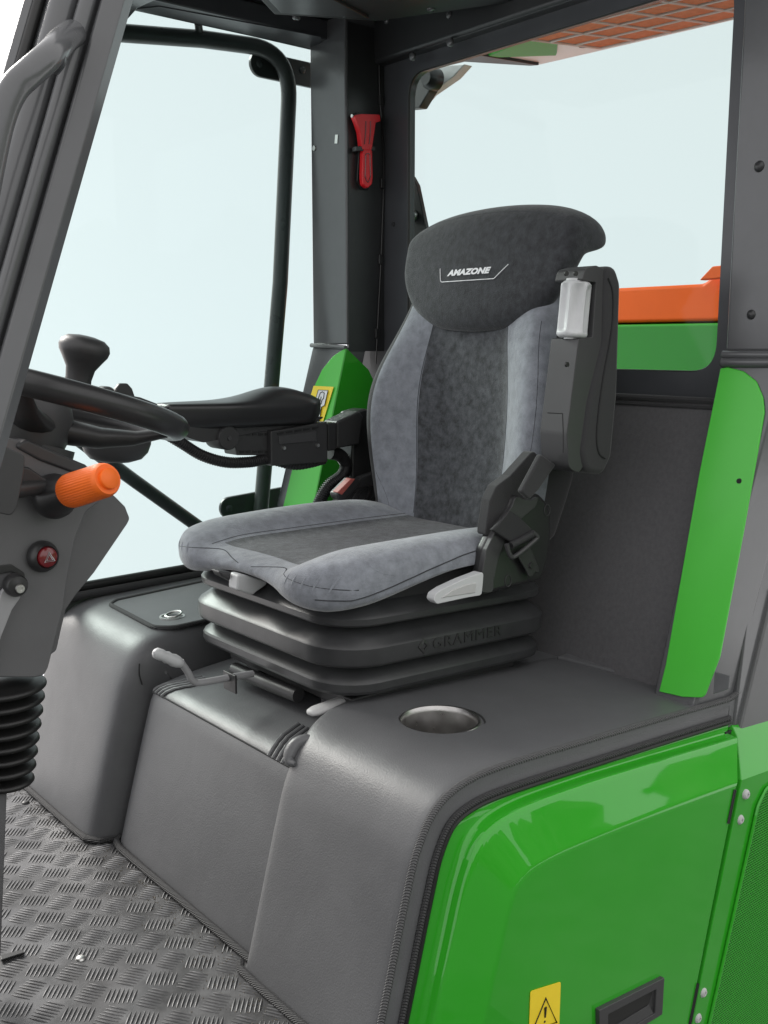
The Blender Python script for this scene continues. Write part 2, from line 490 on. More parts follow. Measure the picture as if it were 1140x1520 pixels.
# near console
near = thing('padded_console', 'wide grey vinyl console with a steel cup holder above the green hatch', 'console', (1.1, 1.1, 0.0))
P_NEAR = profile([(0.735, -0.04), (0.7465, 0.0), (0.779, 0.122), (0.808, 0.232), (0.829, 0.298), (0.862, 0.346), (0.915, 0.368), (1.0, 0.3715), (1.2, 0.361), (1.4, 0.350), (1.55, 0.341)])
def y_in(s): return 1.256 + (0.0 if s < 0.5 else 0.046 * min(1, (s - 0.5) / 0.2))
def dy(k): return lambda s: y_in(s) - k
cross = [(0.941, 0.006), (0.9435, 0.0008), (0.952, 0.0), (1.0, 0.0), (1.06, 0.0), (1.12, 0.0), (1.18, 0.0), (dy(0.03), 0.0), (dy(0.014), 0.0012), (dy(0.004), 0.007), (dy(0.0), 0.018), (dy(-0.001), 0.05)]
cov = loft('cover', sweep(P_NEAR, cross), M['vinyl'], near, closed=False, sub=1)
sol = cov.modifiers.new('thick', 'SOLIDIFY'); sol.thickness = 0.003; sol.offset = -1
# the boolean hole for the cup is cut in real geometry
CUP = onz(652, 1071, 0.3665); CUP_R = 0.0655
cutter_v, cutter_f = lathe_geo([(CUP_R - 0.002, -0.06), (CUP_R - 0.002, 0.06)], CUP, (0, 0, 1), 48, True)
# side strip and pipings
OUT = [p for p in P_NEAR]
strip = loft('side_strip', sweep(OUT, [(0.9375, 0.004), (0.9385, 0.015), (0.9385, 0.028), (0.937, 0.042)]), M['vinyl'], near, closed=False)
tube('piping', along(OUT, 0.9405, 0.002), 0.0052, M['piping'], near, res=8)
tube('piping', along(OUT, 0.9360, 0.0345), 0.0048, M['piping_dark'], near, res=8)
tube('piping', along(OUT, 0.9345, 0.0415), 0.0042, M['rubber'], near, res=8)
# end of the strip: turned up against the pillar
e0 = along(OUT, 0.9405, 0.002)[-1]
up_path = cr([e0, (1.575, 0.94, 0.3455), (1.605, 0.941, 0.362), (1.622, 0.942, 0.392)], 5)
tube('piping', up_path, 0.0052, M['piping'], near, res=8)
slab('end_flap', [(1.55, 0.9385, 0.288), (1.625, 0.9385, 0.285), (1.625, 0.9385, 0.39), (1.605, 0.9385, 0.362), (1.578, 0.9385, 0.346), (1.55, 0.9385, 0.341)], (0, 0.006, 0), M['vinyl'], near)
tube('piping', [(1.600, 0.935, 0.285), (1.612, 0.935, 0.33), (1.624, 0.936, 0.392)], 0.0048, M['piping_dark'], near, res=8)
# floor piping
tube('floor_piping', [(0.742, 0.945, 0.005), (0.7425, 1.05, 0.005), (0.7425, 1.2, 0.005), (0.744, 1.25, 0.006), (0.752, 1.262, 0.008)], 0.0065, M['piping_dark'], near, res=8)
# gathered fold at the inner shoulder
pc = Vector((0.842, 1.243, 0.327))
fold = cr([pc + Vector(q) for q in [(-0.004, -0.012, -0.010), (-0.004, 0.002, -0.010), (0.002, 0.009, -0.001), (0.014, 0.009, 0.011), (0.028, 0.000, 0.018), (0.034, -0.012, 0.016)]], 6)
tube('gathered_fold', fold, [0.003 + 0.0085 * math.sin(math.pi * i / (len(fold) - 1)) for i in range(len(fold))], M['vinyl'], near, res=12)
# rear deck and flap behind the seat
slab('rear_deck', [(1.30, 1.27, 0.3445), (1.56, 1.27, 0.3385), (1.56, 2.10, 0.345), (1.30, 2.10, 0.352)], (0, 0, -0.02), M['vinyl'], near, bevel=0.004)
fp = [(1.478, 1.27, 0.3510), (1.556, 1.25, 0.366), (1.568, 1.05, 0.357), (1.512, 1.045, 0.3500)]
slab('storage_flap', fp, (0, 0, -0.008), M['vinyl'], near, bevel=0.003)
# cup holder
cup = lathe('cup_holder', [(CUP_R + 0.001, 0.0005), (CUP_R - 0.0015, 0.0035), (CUP_R - 0.0045, 0.0035), (CUP_R - 0.0065, 0.001), (CUP_R - 0.008, -0.005), (CUP_R - 0.010, -0.080), (CUP_R - 0.016, -0.086), (0.0, -0.087)], CUP, (0, 0, 1), M['steel'], near, res=56)
lathe('collar', [(CUP_R + 0.001, -0.002), (CUP_R + 0.004, 0.0012), (CUP_R + 0.007, 0.0008), (CUP_R + 0.008, -0.003)], CUP, (0, 0, 1), M['plastic'], cup, res=56)
ch = bpy.data.objects.new('cutter', bpy.data.meshes.new('cutter'))
ch.data.from_pydata([v for v in cutter_v], [], cutter_f); COL.objects.link(ch)
bo = cov.modifiers.new('hole', 'BOOLEAN'); bo.operation = 'DIFFERENCE'; bo.object = ch; bo.solver = 'EXACT'
bpy.context.view_layer.update()
dg = bpy.context.evaluated_depsgraph_get()
me_new = bpy.data.meshes.new_from_object(cov.evaluated_get(dg))
cov.modifiers.clear(); cov.data = me_new
me_new.polygons.foreach_set('use_smooth', [True] * len(me_new.polygons)); me_new.set_sharp_from_angle(angle=math.radians(50))
bpy.data.objects.remove(ch)

# far console
far = thing('padded_console', 'grey vinyl console under the side window with storage lid and ring pull', 'console', (1.1, 1.95, 0.0))
P_FAR = profile([(0.722, -0.04), (0.734, 0.0), (0.766, 0.122), (0.797, 0.24), (0.820, 0.315), (0.852, 0.366), (0.905, 0.389), (1.0, 0.395), (1.2, 0.402), (1.5, 0.41)])
cross = [(1.765, 0.11), (1.766, 0.06), (1.771, 0.028), (1.785, 0.009), (1.805, 0.002), (1.84, 0.0), (1.9, 0.0), (1.97, 0.0), (2.04, 0.0), (2.10, 0.0), (2.135, 0.001)]
fc = loft('cover', sweep(P_FAR, cross), M['vinyl'], far, closed=False, sub=1)
tube('floor_piping', [(0.733, 2.14, 0.006), (0.733, 1.85, 0.006), (0.735, 1.80, 0.006), (0.752, 1.772, 0.006), (0.78, 1.766, 0.006)], 0.0065, M['piping_dark'], far, res=8)
lidp = [(0.915, 2.045), (0.905, 1.82), (0.935, 1.79), (1.09, 1.785), (1.30, 1.80), (1.30, 2.075), (0.94, 2.065)]
def lid_z(x): return 0.389 + (x - 0.905) * 0.037 + 0.0035
lidr = fillet([Vector((a, b, 0)) for a, b in lidp], [0.03, 0.05, 0.03, 0.01, 0.02, 0.02, 0.02], 5, closed=True)
lid3 = [Vector((p.x, p.y, lid_z(p.x))) for p in lidr]
lid = slab('storage_lid', lid3, (0, 0, -0.006), M['vinyl'], far, bevel=0.002)
tube('lid_piping', [p + Vector((0, 0, -0.001)) for p in lid3], 0.0048, M['piping_dark'], lid, res=8, closed=True)
rc = Vector((0.968, 1.862, lid_z(0.968)))
lathe('ring_cup', [(0.026, -0.004), (0.026, 0.0012), (0.022, 0.0012), (0.021, -0.001), (0.0, -0.0012)], rc, (0, 0, 1), M['zinc'], lid, res=32)
ringp = [rc + Vector((0.016 * math.cos(a) + 0.003, 0.016 * math.sin(a), 0.004 + 0.003 * math.cos(a))) for a in [2 * math.pi * i / 28 for i in range(28)]]
tube('ring_pull', ringp, 0.0025, M['zinc'], lid, res=8, closed=True)
pc = Vector((0.846, 1.788, 0.343))
tube('pucker_crease', cr([pc + Vector(t) for t in [(0.004, -0.012, -0.004), (0.000, -0.018, -0.022), (0.004, -0.020, -0.044)]], 6), 0.0015, M['vinyl_seam'], far, res=6)

# centre plinth
pl = thing('seat_plinth', 'low padded grey vinyl plinth under the seat between the two consoles', 'seat base', (1.05, 1.5, 0.0))
P_PL = profile([(0.760, -0.045), (0.772, 0.0), (0.805, 0.122), (0.838, 0.240), (0.851, 0.281), (0.868, 0.302), (0.905, 0.313), (1.0, 0.325), (1.2, 0.338), (1.5, 0.344)])
cross = [(1.25, 0.0), (1.32, 0.0), (1.40, 0.0), (1.50, 0.0), (1.60, 0.0), (1.68, 0.0), (1.725, 0.0015), (1.748, 0.007), (1.759, 0.02), (1.762, 0.06)]
loft('cover', sweep(P_PL, cross), M['vinyl'], pl, closed=False, sub=1)
si = min(range(len(P_PL)), key=lambda i: abs(P_PL[i][1] - 0.293) + (1 if P_PL[i][0] > 0.9 else 0))
sp = P_PL[si]
tube('seam', [(sp[0] - 0.0004, 1.255 + 0.05 * i, sp[1] + 0.0006) for i in range(10)] + [(sp[0] + 0.006, 1.752, sp[1] - 0.004)], 0.0016, M['vinyl_seam'], pl, res=6)
nn = norms(P_PL)
tube('floor_piping', [(0.769, 1.25, 0.006), (0.769, 1.5, 0.006), (0.769, 1.72, 0.006), (0.775, 1.75, 0.006), (0.79, 1.763, 0.006)], 0.0065, M['piping_dark'], pl, res=8)
def stitch(side, k):
    pts = []
    for t in [i / 9 for i in range(10)]:
        i = min(si + int(t * 14), len(P_PL) - 1)
        p, n = P_PL[i], nn[i]
        if side > 0: y = 1.742 - 0.012 * k - 0.030 * t * t - 0.02 * t
        else: y = 1.295 + 0.013 * k + 0.030 * t * t
        d = 0.003 + (0.004 if side > 0 and y > 1.735 else 0)
        pts.append((p[0] + n[0] * (d - 0.0026), y, p[1] + n[1] * (d - 0.0026)))
    return pts
for side in (1, -1):
    for k in range(4):
        tube('stitch_ridge', stitch(side, k + (0.4 if side > 0 else 0)), 0.0042, M['vinyl'], pl, res=8)
        tube('stitch_line', [Vector(q) + Vector((0, -0.0062, 0.0016)) for q in stitch(side, k + (0.4 if side > 0 else 0))], 0.0008, M['vinyl_seam'], pl, res=5)

# ---------------------------------------------------------------- driver's seat
YC = 1.485
seat = thing('driver_seat', "grey velour driver's seat with raised armrest on a ribbed rubber suspension base", 'seat', (1.165, YC - 0.015, 0.35))

# suspension bellows
def rrect(cx, cy, hx, hy, r, off, z, n=7, tilt=0.0):
    hx, hy, r = hx + off, hy + off, max(r + off, 0.01)
    out = []
    for sx, sy, a0 in ((1, 1, 0), (-1, 1, 90), (-1, -1, 180), (1, -1, 270)):
        for k in range(n):
            a = math.radians(a0 + 90 * k / (n - 1))
            x = cx + sx * (hx - r) + r * math.cos(a); y = cy + sy * (hy - r) + r * math.sin(a)
            out.append(Vector((x, y, z - tilt * (x - cx))))
    # extra points along the straight runs
    res = []
    for i, p in enumerate(out):
        q = out[(i + 1) % len(out)]
        res.append(p)
        if (q - p).length > 0.08:
            for t in (0.25, 0.5, 0.75): res.append(p.lerp(q, t))
    return res
BL = [(-0.05, 0.371), (-0.020, 0.3735), (-0.001, 0.381), (0.0015, 0.386), (0.0015, 0.398), (-0.001, 0.402), (-0.022, 0.4165), (-0.0255, 0.4195), (-0.020, 0.4215), (0.004, 0.4275),
      (0.0088, 0.432), (0.0095, 0.437), (0.0095, 0.4590), (0.006, 0.4640), (-0.022, 0.4830), (-0.0275, 0.4865), (-0.022, 0.4885), (-0.002, 0.4935), (0.002, 0.497), (0.0025, 0.507),
      (-0.001, 0.5115), (-0.026, 0.530), (-0.032, 0.5335), (-0.06, 0.537), (-0.14, 0.538)]
bel = loft('suspension_bellows', [rrect(1.188, 1.489, 0.253, 0.243, 0.080, o, z, tilt=0.035) for o, z in BL], M['bellow'], seat, angle=24)
bb = bvh_of(bel)
def on_bellow(geo, x0, zc, m, name, depth=0.0016):
    Vt, Ft = geo
    front, back = [], []
    for u, v in Vt:
        p = cast(bb, (x0 + u, 1.0, zc + v - (x0 + u - 1.188) * 0.035), (0, 1, 0))
        front.append(p + Vector((0, -depth, 0))); back.append(p + Vector((0, 0.001, 0)))
    n = len(front)
    # outline edges give the raised sides
    cnt = {}
    for f in Ft:
        for a, b in zip(f, f[1:] + f[:1]):
            cnt[(a, b)] = 1
    sides = [(a, b, b + n, a + n) for (a, b) in cnt if (b, a) not in cnt]
    return mk(name, front + back, Ft + sides, m, bel, smooth=False)
on_bellow(text_mesh("GRAMMER", 0.0275, 0.0, 0.0, 1.12, 1.2), 1.205, 0.4485, M['emblem'], 'emblem_lettering')
sq = [(-0.013, 0), (0, -0.013), (0.013, 0), (0, 0.013), (-0.006, 0), (0, -0.006), (0.006, 0), (0, 0.006)]
on_bellow((sq, [(0, 1, 5, 4), (1, 2, 6, 5), (2, 3, 7, 6), (3, 0, 4, 7)]), 1.103, 0.4485, M['emblem'], 'emblem_mark')

# slide rails and base under the bellows
rails = box('slide_rail', (0.99, 1.33, 0.337), (1.36, 1.375, 0.372), M['plastic'], seat, bevel=0.003)
box('slide_rail', (0.99, 1.57, 0.335), (1.36, 1.615, 0.372), M['plastic'], seat, bevel=0.003)
box('base_tray', (0.985, 1.28, 0.350), (1.37, 1.665, 0.3735), M['plastic'], seat, bevel=0.004)
tube('cross_bar', [(0.962, 1.40, 0.3525), (0.958, 1.50, 0.351), (0.957, 1.60, 0.350)], 0.013, M['plastic'], seat, res=14)
spr = []
for i in range(41):
    a = i * 0.9
    spr.append((0.976 + 0.005 * math.cos(a), 1.285 + 0.0014 * i, 0.350 + 0.005 * math.sin(a)))
tube('return_spring', spr, 0.0014, M['plastic'], seat, res=6)
# slide lever (near) and tilt lever (far, bent rod)
slide = loft('slide_lever', [[Vector((0.918 + t * 0.088, 1.308 + w * math.cos(a), 0.357 + h * math.sin(a) + t * 0.006)) for a in [2 * math.pi * k / 14 for k in range(14)]]
             for t, w, h in ((0, 0.006, 0.003), (0.04, 0.011, 0.0055), (0.15, 0.0145, 0.0075), (0.5, 0.0145, 0.008), (0.9, 0.013, 0.0075), (1.0, 0.012, 0.007))], M['plastic_pale'], seat, angle=60)
lv = [ony(268, 982, 1.50), ony(279, 998, 1.50), ony(287, 1011, 1.50), ony(300, 1013, 1.50), ony(345, 1005, 1.50), ony(375, 1000, 1.50)]
lever = tube('bent_lever', cr(lv, 7), 0.0062, M['lever'], seat, res=12)
g0, g1 = ony(229, 968, 1.50), ony(272, 986, 1.50)
dirn = (g1 - g0).normalized()
lathe('lever_grip', [(0.0, -0.002), (0.006, 0.0), (0.0092, 0.004), (0.0098, 0.015), (0.0088, 0.020), (0.0104, 0.026), (0.0092, 0.032), (0.0108, 0.040), (0.0098, 0.049), (0.0075, 0.056), (0.006, 0.058)], g0, dirn, M['plastic_light'], lever, res=20)
box('lever_bracket', (0.882, 1.475, 0.352), (0.886, 1.515, 0.385), M['plastic'], seat, bevel=0.001)

# seat pan between bellows and cushion
prism('seat_pan', fillet([Vector(p) for p in [(0.985, 0.535), (1.40, 0.520), (1.42, 0.565), (1.20, 0.56), (1.0, 0.55)]], 0.012, 3, closed=True), (0, 1.27, 0), (1, 0, 0), (0, 0, 1), -0.44, M['fabric_trim'], seat, bevel=0.006)

# cushion
def sm(a, b, x):
    t = max(0, min(1, (x - a) / (b - a))); return t * t * (3 - 2 * t)
def interp(tab, x):
    for (a, va), (b, vb) in zip(tab, tab[1:]):
        if x <= b: return va + (vb - va) * max(0, min(1, (x - a) / (b - a)))
    return tab[-1][1]
CUSH_O = [-0.262, -0.25, -0.225, -0.195, -0.165, -0.138, -0.124, -0.10, -0.05, 0, 0.05, 0.10, 0.124, 0.138, 0.165, 0.195, 0.225, 0.25, 0.262]
def cz(x, o):
    a = abs(o)
    z = 0.589
    bol = sm(0.10, 0.19, a) * (1 - 0.55 * sm(0.215, 0.265, a))
    z += 0.030 * bol * (0.9 + 0.1 * sm(0.90, 1.12, x)) 
    z += 0.007 * math.exp(-((a - 0.185) / 0.05) ** 2) * sm(0.90, 0.95, x) * sm(1.12, 0.98, x)
    z += 0.010 * sm(0.1, 0.22, a) * sm(0.95, 1.15, x) * (1 - sm(1.25, 1.42, x))
    z -= 0.010 * sm(0.25, 0.265, a)
    return z
def cush_ring(o):
    a = abs(o)
    xf = 0.908 - 0.024 * math.exp(-((a - 0.165) / 0.06) ** 2) + 0.055 * sm(0.215, 0.268, a)
    end = sm(0.235, 0.262, a)
    ztop_f = cz(xf + 0.05, o) - 0.012
    zb_f = 0.553 - 0.024 * sm(0.05, 0.20, a)
    if end > 0.5: zb_f += 0.012
    pts = []
    rx = 1.43 - 0.075 * sm(0.17, 0.25, a)
    xs = [rx, rx - 0.045, 1.32 - 0.02 * sm(0.17, 0.25, a), 1.25, 1.17, 1.09, 1.03, 0.98, xf + 0.052]
    for x in xs: pts.append((x, cz(x, o) - 0.012 * sm(0.985, 0.90, x) - 0.03 * sm(1.36, 1.43, x) * sm(0.13, 0.2, a)))
    zt = pts[-1][1]
    hh = (zt - zb_f)
    for k in range(1, 7):
        t = k / 7 * math.pi
        pts.append((xf + 0.048 - 0.048 * math.sin(t) ** 0.72, zt - hh * (1 - math.cos(t)) / 2 - 0.002))
    def zb(x): return interp([(0.93, zb_f), (1.0, zb_f + 0.002), (1.10, zb_f + 0.02 * sm(0.1, 0.2, a)), (1.25, zb_f + 0.062 * sm(0.1, 0.2, a)), (1.43, 0.565)], x)
    for x in (xf + 0.05, 1.0, 1.08, 1.17, 1.27, rx - 0.05, rx):
        pts.append((x, min(zb(x), cz(x, o) - 0.028)))
    return [Vector((x, YC + o, z)) for x, z in pts]
rings = [cush_ring(o) for o in CUSH_O]
# rounded ends: pull the outermost ring towards its own middle line
for k in (0, -1):
    c = sum(rings[k], Vector()) / len(rings[k])
    rings[k] = [Vector((p.x + (c.x - p.x) * 0.06, p.y, p.z + (0.572 + (p.x - 1.1) * 0.05 - p.z) * 0.5)) for p in rings[k]]
Vv, Ff = loft_geo(rings, True)
nR = len(rings[0]); mi = []
for f in Ff:
    if len(f) > 4: mi.append(0); continue
    i, j = f[0] // nR, f[0] % nR
    o = (CUSH_O[i] + CUSH_O[i + 1]) / 2
    mi.append(1 if abs(o) < 0.131 and j < 8 else 0)
cushion = mk('seat_cushion', Vv, Ff, None, seat, sub=2, mats=[M['velour'], M['velour_dark']], midx=mi)
cb = bvh_of(cushion)
for o in (-0.131, 0.131):
    pts = []
    for i in range(40):
        x = 1.40 - i * (1.40 - 0.925) / 39
        p = cast(cb, (x, YC + o, 0.9), (0, 0, -1))
        if p: pts.append(p - Vector((0, 0, 0.0006)))
    tube('seam', pts, 0.0011, M['velour_seam'], cushion, res=5)
for s in (-1, 1):
    pts = []
    for i in range(36):
        t = i / 35
        p = cast(cb, (0.5, YC + s * (0.02 + 0.235 * t), 0.574 - 0.004 * t + 0.012 * math.sin(math.pi * t)), (1, 0, 0))
        if p: pts.append(p + Vector((0.0008, 0, 0)))
    tube('seam', pts, 0.0011, M['velour_seam'], cushion, res=5)

for s_ in (-1, 1):
    pts = []
    for i in range(40):
        t = i / 39
        x = 0.905 + 0.36 * t
        z = interp([(0.905, 0.556), (0.95, 0.553), (1.02, 0.566), (1.10, 0.583), (1.18, 0.597), (1.27, 0.606)], x)
        p = cast(cb, (x, YC + s_ * 0.5, z), (0, -s_, 0))
        if p: pts.append(p - Vector((0, -s_ * 0.0004, 0)))
    if len(pts) > 3: tube('seam', pts, 0.0011, M['velour_seam'], cushion, res=5)

for s_ in (-1, 1):
    for k in range(5):
        o = s_ * (0.155 + 0.019 * k)
        pts = []
        for i in range(8):
            z = 0.566 + 0.0042 * i
            p = cast(cb, (0.5, YC + o + s_ * 0.0015 * i, z), (1, 0, 0))
            if p: pts.append(p + Vector((0.0016, 0, 0)))
        if len(pts) == 8: tube('pucker', pts, [0.0006 + 0.0022 * math.sin(math.pi * i / 7) for i in range(8)], M['velour'], cushion, res=6)

# backrest: rings stacked upwards
HW = [(0.57, 0.222), (0.61, 0.228), (0.66, 0.238), (0.72, 0.250), (0.78, 0.257), (0.835, 0.258), (0.89, 0.247), (0.95, 0.222), (1.0, 0.206), (1.06, 0.200), (1.12, 0.198), (1.17, 0.185)]
CX = [(0.57, 1.398), (0.62, 1.412), (0.68, 1.428), (0.77, 1.434), (0.88, 1.438), (0.98, 1.445), (1.06, 1.462), (1.17, 1.492)]
WING = [(0.57, 0.030), (0.62, 0.045), (0.70, 0.066), (0.80, 0.074), (0.87, 0.066), (0.94, 0.040), (1.0, 0.016), (1.06, 0.0), (1.17, -0.01)]
FR = [-1, -0.965, -0.86, -0.72, -0.565, -0.50, -0.40, -0.2, 0, 0.2, 0.40, 0.50, 0.565, 0.72, 0.86, 0.965, 1]
def smt(tab, x): return (interp(tab, x - 0.025) + interp(tab, x) * 2 + interp(tab, x + 0.025)) / 4
def back_ring(z):
    hw, cx, wg = smt(HW, z), smt(CX, z), smt(WING, z)
    pts = []
    for f in FR:
        a = abs(f)
        x = cx - wg * sm(0.35, 0.88, a) - 0.004 * sm(0.2, 0.55, a)
        if a > 0.95: x += 0.014
        if a >= 1: x += 0.026
        pts.append(Vector((x, YC + f * hw, z)))
    bx = cx + 0.075
    for f, d in ((1.0, -0.045), (0.97, -0.012), (0.8, 0.0), (0.4, 0.004), (0, 0.005), (-0.4, 0.004), (-0.8, 0.0), (-0.97, -0.012), (-1.0, -0.045)):
        pts.append(Vector((bx + d, YC + f * hw, z)))
    return pts
ZB = [0.565, 0.60, 0.64, 0.69, 0.74, 0.79, 0.84, 0.89, 0.94, 0.99, 1.04, 1.09, 1.14, 1.175]
rings = [back_ring(z) for z in ZB]
Vv, Ff = loft_geo(rings, True)
nR = len(rings[0]); mi = []
for f in Ff:
    if len(f) > 4: mi.append(0); continue
    i, j = f[0] % nR, 0
    mi.append(1 if 5 <= i <= 10 else (2 if 14 <= i else 0))
back = mk('backrest', Vv, Ff, None, seat, sub=2, mats=[M['velour'], M['velour_dark'], M['fabric_trim']], midx=mi)
kb = bvh_of(back)
for s in (-1, 1):
    pts = []
    for i in range(40):
        z = 0.60 + i * 0.0105
        p = cast(kb, (0.8, YC + s * 0.50 * smt(HW, z), z), (1, 0, 0))
        if p: pts.append(p + Vector((0.0006, 0, 0)))
    tube('seam', pts, 0.0011, M['velour_seam'], back, res=5)
    pts = []
    for i in range(34):
        z = 0.60 + i * 0.0118
        w = 0.93 - 0.20 * math.exp(-((z - 0.60) / 0.09) ** 2)
        p = cast(kb, (0.8, YC + s * w * smt(HW, z), z), (1, 0, 0))
        if p: pts.append(p + Vector((0.0008, 0, 0)))
    tube('seam', pts, 0.0010, M['velour_seam'], back, res=5)
# dark shell edge behind the far bolster
for s in (1,):
    pts = [(smt(CX, z) - smt(WING, z) * 0.9 + 0.052, YC + s * (smt(HW, z) + 0.002), z) for z in [0.57 + 0.03 * i for i in range(15)]]
    tube('shell_edge', cr(pts, 3), 0.013, M['plastic_soft'], back, res=10)

# head restraint pad
HO = [-0.238, -0.228, -0.205, -0.17, -0.12, -0.06, 0, 0.06, 0.12, 0.17, 0.205, 0.228, 0.238]
def HY(o): return YC - 0.012 + o * 0.965
HZB = [(0, 0.963), (0.06, 0.966), (0.12, 0.973), (0.17, 0.992), (0.205, 1.026), (0.228, 1.074), (0.238, 1.108)]
HZT = [(0, 1.216), (0.06, 1.2145), (0.12, 1.210), (0.17, 1.202), (0.205, 1.190), (0.228, 1.176), (0.238, 1.165)]
def hx(z, o): return 1.418 + (z - 0.97) * 0.165 + 0.018 * (abs(o) / 0.238) ** 2 - 0.010 * math.sin(math.pi * max(0, min(1, (z - 0.97) / 0.25)))
def head_ring(o):
    a = abs(o)
    zb, zt = interp(HZB, a), interp(HZT, a)
    pts = []
    for t in (0.05, 0.16, 0.33, 0.5, 0.67, 0.84, 0.945):
        z = zb + (zt - zb) * t
        x = hx(z, o)
        if t < 0.1: x += 0.010
        if t > 0.93: x += 0.010
        pts.append((x, z))
    pts.append((hx(zt, o) + 0.034, zt))
    pts.append((hx(zt, o) + 0.078, zt - 0.004))
    pts.append((1.585 - 0.018 * (a / 0.238) ** 2, zt - 0.022))
    zl = max(zb + 0.004, 1.118)
    pts.append((1.590 - 0.018 * (a / 0.238) ** 2, max(zl, zt - 0.048)))
    pts.append((1.560 - 0.018 * (a / 0.238) ** 2, zl - 0.002))
    pts.append((hx(zl, o) + 0.055, zl - 0.006))
    zm = zb + (zl - zb) * 0.35
    pts.append((hx(zm, o) + 0.048, zm))
    pts.append((hx(zb, o) + 0.032, zb))
    return [Vector((x, HY(o), z)) for x, z in pts]
rings = [head_ring(o) for o in HO]
for k, q in ((0, 0.35), (-1, 0.35)):
    c = sum(rings[k], Vector()) / len(rings[k])
    rings[k] = [p.lerp(Vector((c.x, p.y, c.z)), q) for p in rings[k]]
Vv, Ff = loft_geo(rings, True)
head = mk('headrest', Vv, Ff, M['velour_head'], seat, sub=2)
hb = bvh_of(head)
pts = [cast(hb, (1.0, YC - 0.215 + 0.43 * i / 39, interp(HZT, abs(-0.215 + 0.43 * i / 39)) - 0.018), (1, 0, 0)) for i in range(40)]
tube('seam', [p + Vector((0.001, 0, 0)) for p in pts if p], 0.0011, M['velour_seam'], head, res=5)
LOGO = onx(701, 405, 1.44)
def on_head(geo, name, m, uc=0, vc=0):
    Vt, Ft = geo
    return mk(name, [cast(hb, (1.0, LOGO.y - (u + uc), LOGO.z + v + vc), (1, 0, 0), 0.0012) for u, v in Vt], Ft, m, head, smooth=False)
on_head(text_mesh("AMAZONE", 0.0150, 0.0009, 0.30, 1.04, 1.52), 'stitched_lettering', M['white_ink'], 0, 0.0012)
hl = [Vector((a, b)) for a, b in [(-0.084, 0.012), (-0.078, -0.0150), (0.072, -0.0150), (0.104, 0.010)]]
hl = fillet(hl, 0.008, 4)
hp = []
for a, b in zip(hl, hl[1:]):
    for k in range(6): hp.append(a.lerp(b, k / 6))
hp.append(hl[-1])
tube('stitched_line', [cast(hb, (1.0, LOGO.y - p.x, LOGO.z + p.y), (1, 0, 0), 0.0004) for p in hp], 0.0009, M['white_ink'], head, res=6)

# raised armrest on the near side
ar = prism('armrest', fillet([Vector(p) for p in [(1.368, 1.072), (1.396, 1.078), (1.432, 1.070), (1.428, 0.960), (1.398, 0.86), (1.388, 0.76), (1.370, 0.727), (1.340, 0.742), (1.333, 0.80), (1.352, 0.93), (1.356, 0.957), (1.392, 0.960), (1.397, 1.050), (1.360, 1.052)]],
           [0.012, 0.01, 0.01, 0.04, 0.04, 0.02, 0.02, 0.02, 0.04, 0.05, 0.003, 0.004, 0.004, 0.003], 4, closed=True),
           (0, 1.137, 0), (1, 0, 0), (0, 0, 1), -0.060, M['plastic_mid'], seat, bevel=0.009, seg=3)
pad = prism('arm_pad', fillet([Vector(p) for p in [(1.412, 1.0785), (1.442, 1.078), (1.458, 1.05), (1.460, 0.86), (1.450, 0.752), (1.428, 0.722), (1.378, 0.730), (1.366, 0.765), (1.380, 0.85), (1.414, 0.95)]], [0.02, 0.02, 0.03, 0.06, 0.03, 0.02, 0.03, 0.03, 0.04, 0.05], 4, closed=True),
            (0, 1.131, 0), (1, 0, 0), (0, 0, 1), -0.080, M['fabric_trim'], ar, bevel=0.016, seg=5)
tube('pad_seam', cr([(1.420, 1.1302, 1.058), (1.434, 1.130, 1.03), (1.433, 1.130, 0.97), (1.413, 1.130, 0.88), (1.403, 1.130, 0.80), (1.410, 1.130, 0.764), (1.428, 1.1302, 0.752)], 6), 0.0016, M['vinyl_seam'], pad, res=5)
# grey ribbed adjusting wheel
wc, wtop = Vector((1.365, 1.160, 0.9585)), Vector((1.374, 1.160, 1.0515))
wax = (wtop - wc).normalized(); wh = (wtop - wc).length
wu = wax.cross(Vector((0, 1, 0))).normalized(); wv = wax.cross(wu)
wr = []
for h, k in ((0, 0.80), (0.03, 0.95), (0.07, 1.0), (0.10, 1.0), (0.15, 1.0), (0.5, 0.99), (0.84, 1.0), (0.90, 1.0), (0.95, 0.97), (1.0, 0.78)):
    flute = 0.0075 * sm(0.08, 0.14, h) * sm(0.94, 0.86, h)
    ring = []
    for j in range(72):
        a = 2 * math.pi * j / 72
        rr = 0.0262 * k - flute * (0.5 + 0.5 * math.cos(6 * a + 0.9)) ** 0.55
        ring.append(wc + wax * (h * wh) + (wu * math.cos(a) + wv * math.sin(a)) * rr)
    wr.append(ring)
loft('adjusting_wheel', wr, M['plastic_light'], ar, angle=55)
lathe('wheel_collar', [(0.0, 0.0), (0.018, 0.0), (0.018, 0.006), (0.0, 0.006)], wtop - wax * 0.002, wax, M['plastic_light'], ar, res=20)
lathe('wheel_collar', [(0.0, 0.0), (0.013, 0.0), (0.013, 0.005), (0.0, 0.005)], wc - wax * 0.003, wax, M['plastic_light'], ar, res=20)
for q in ((841, 406), (855, 406)):
    p = ony(*q, 1.1355); lathe('screw_hole', [(0.0, 0.0008), (0.004, 0.0008), (0.0042, -0.002)], p, (-0.25, -1, 0), M['rubber'], ar, res=14)
lathe('screw_hole', [(0.0, 0.0012), (0.0042, 0.0012), (0.0044, -0.002)], ony(842, 541, 1.1365), (0, -1, 0), M['rubber'], ar, res=14)
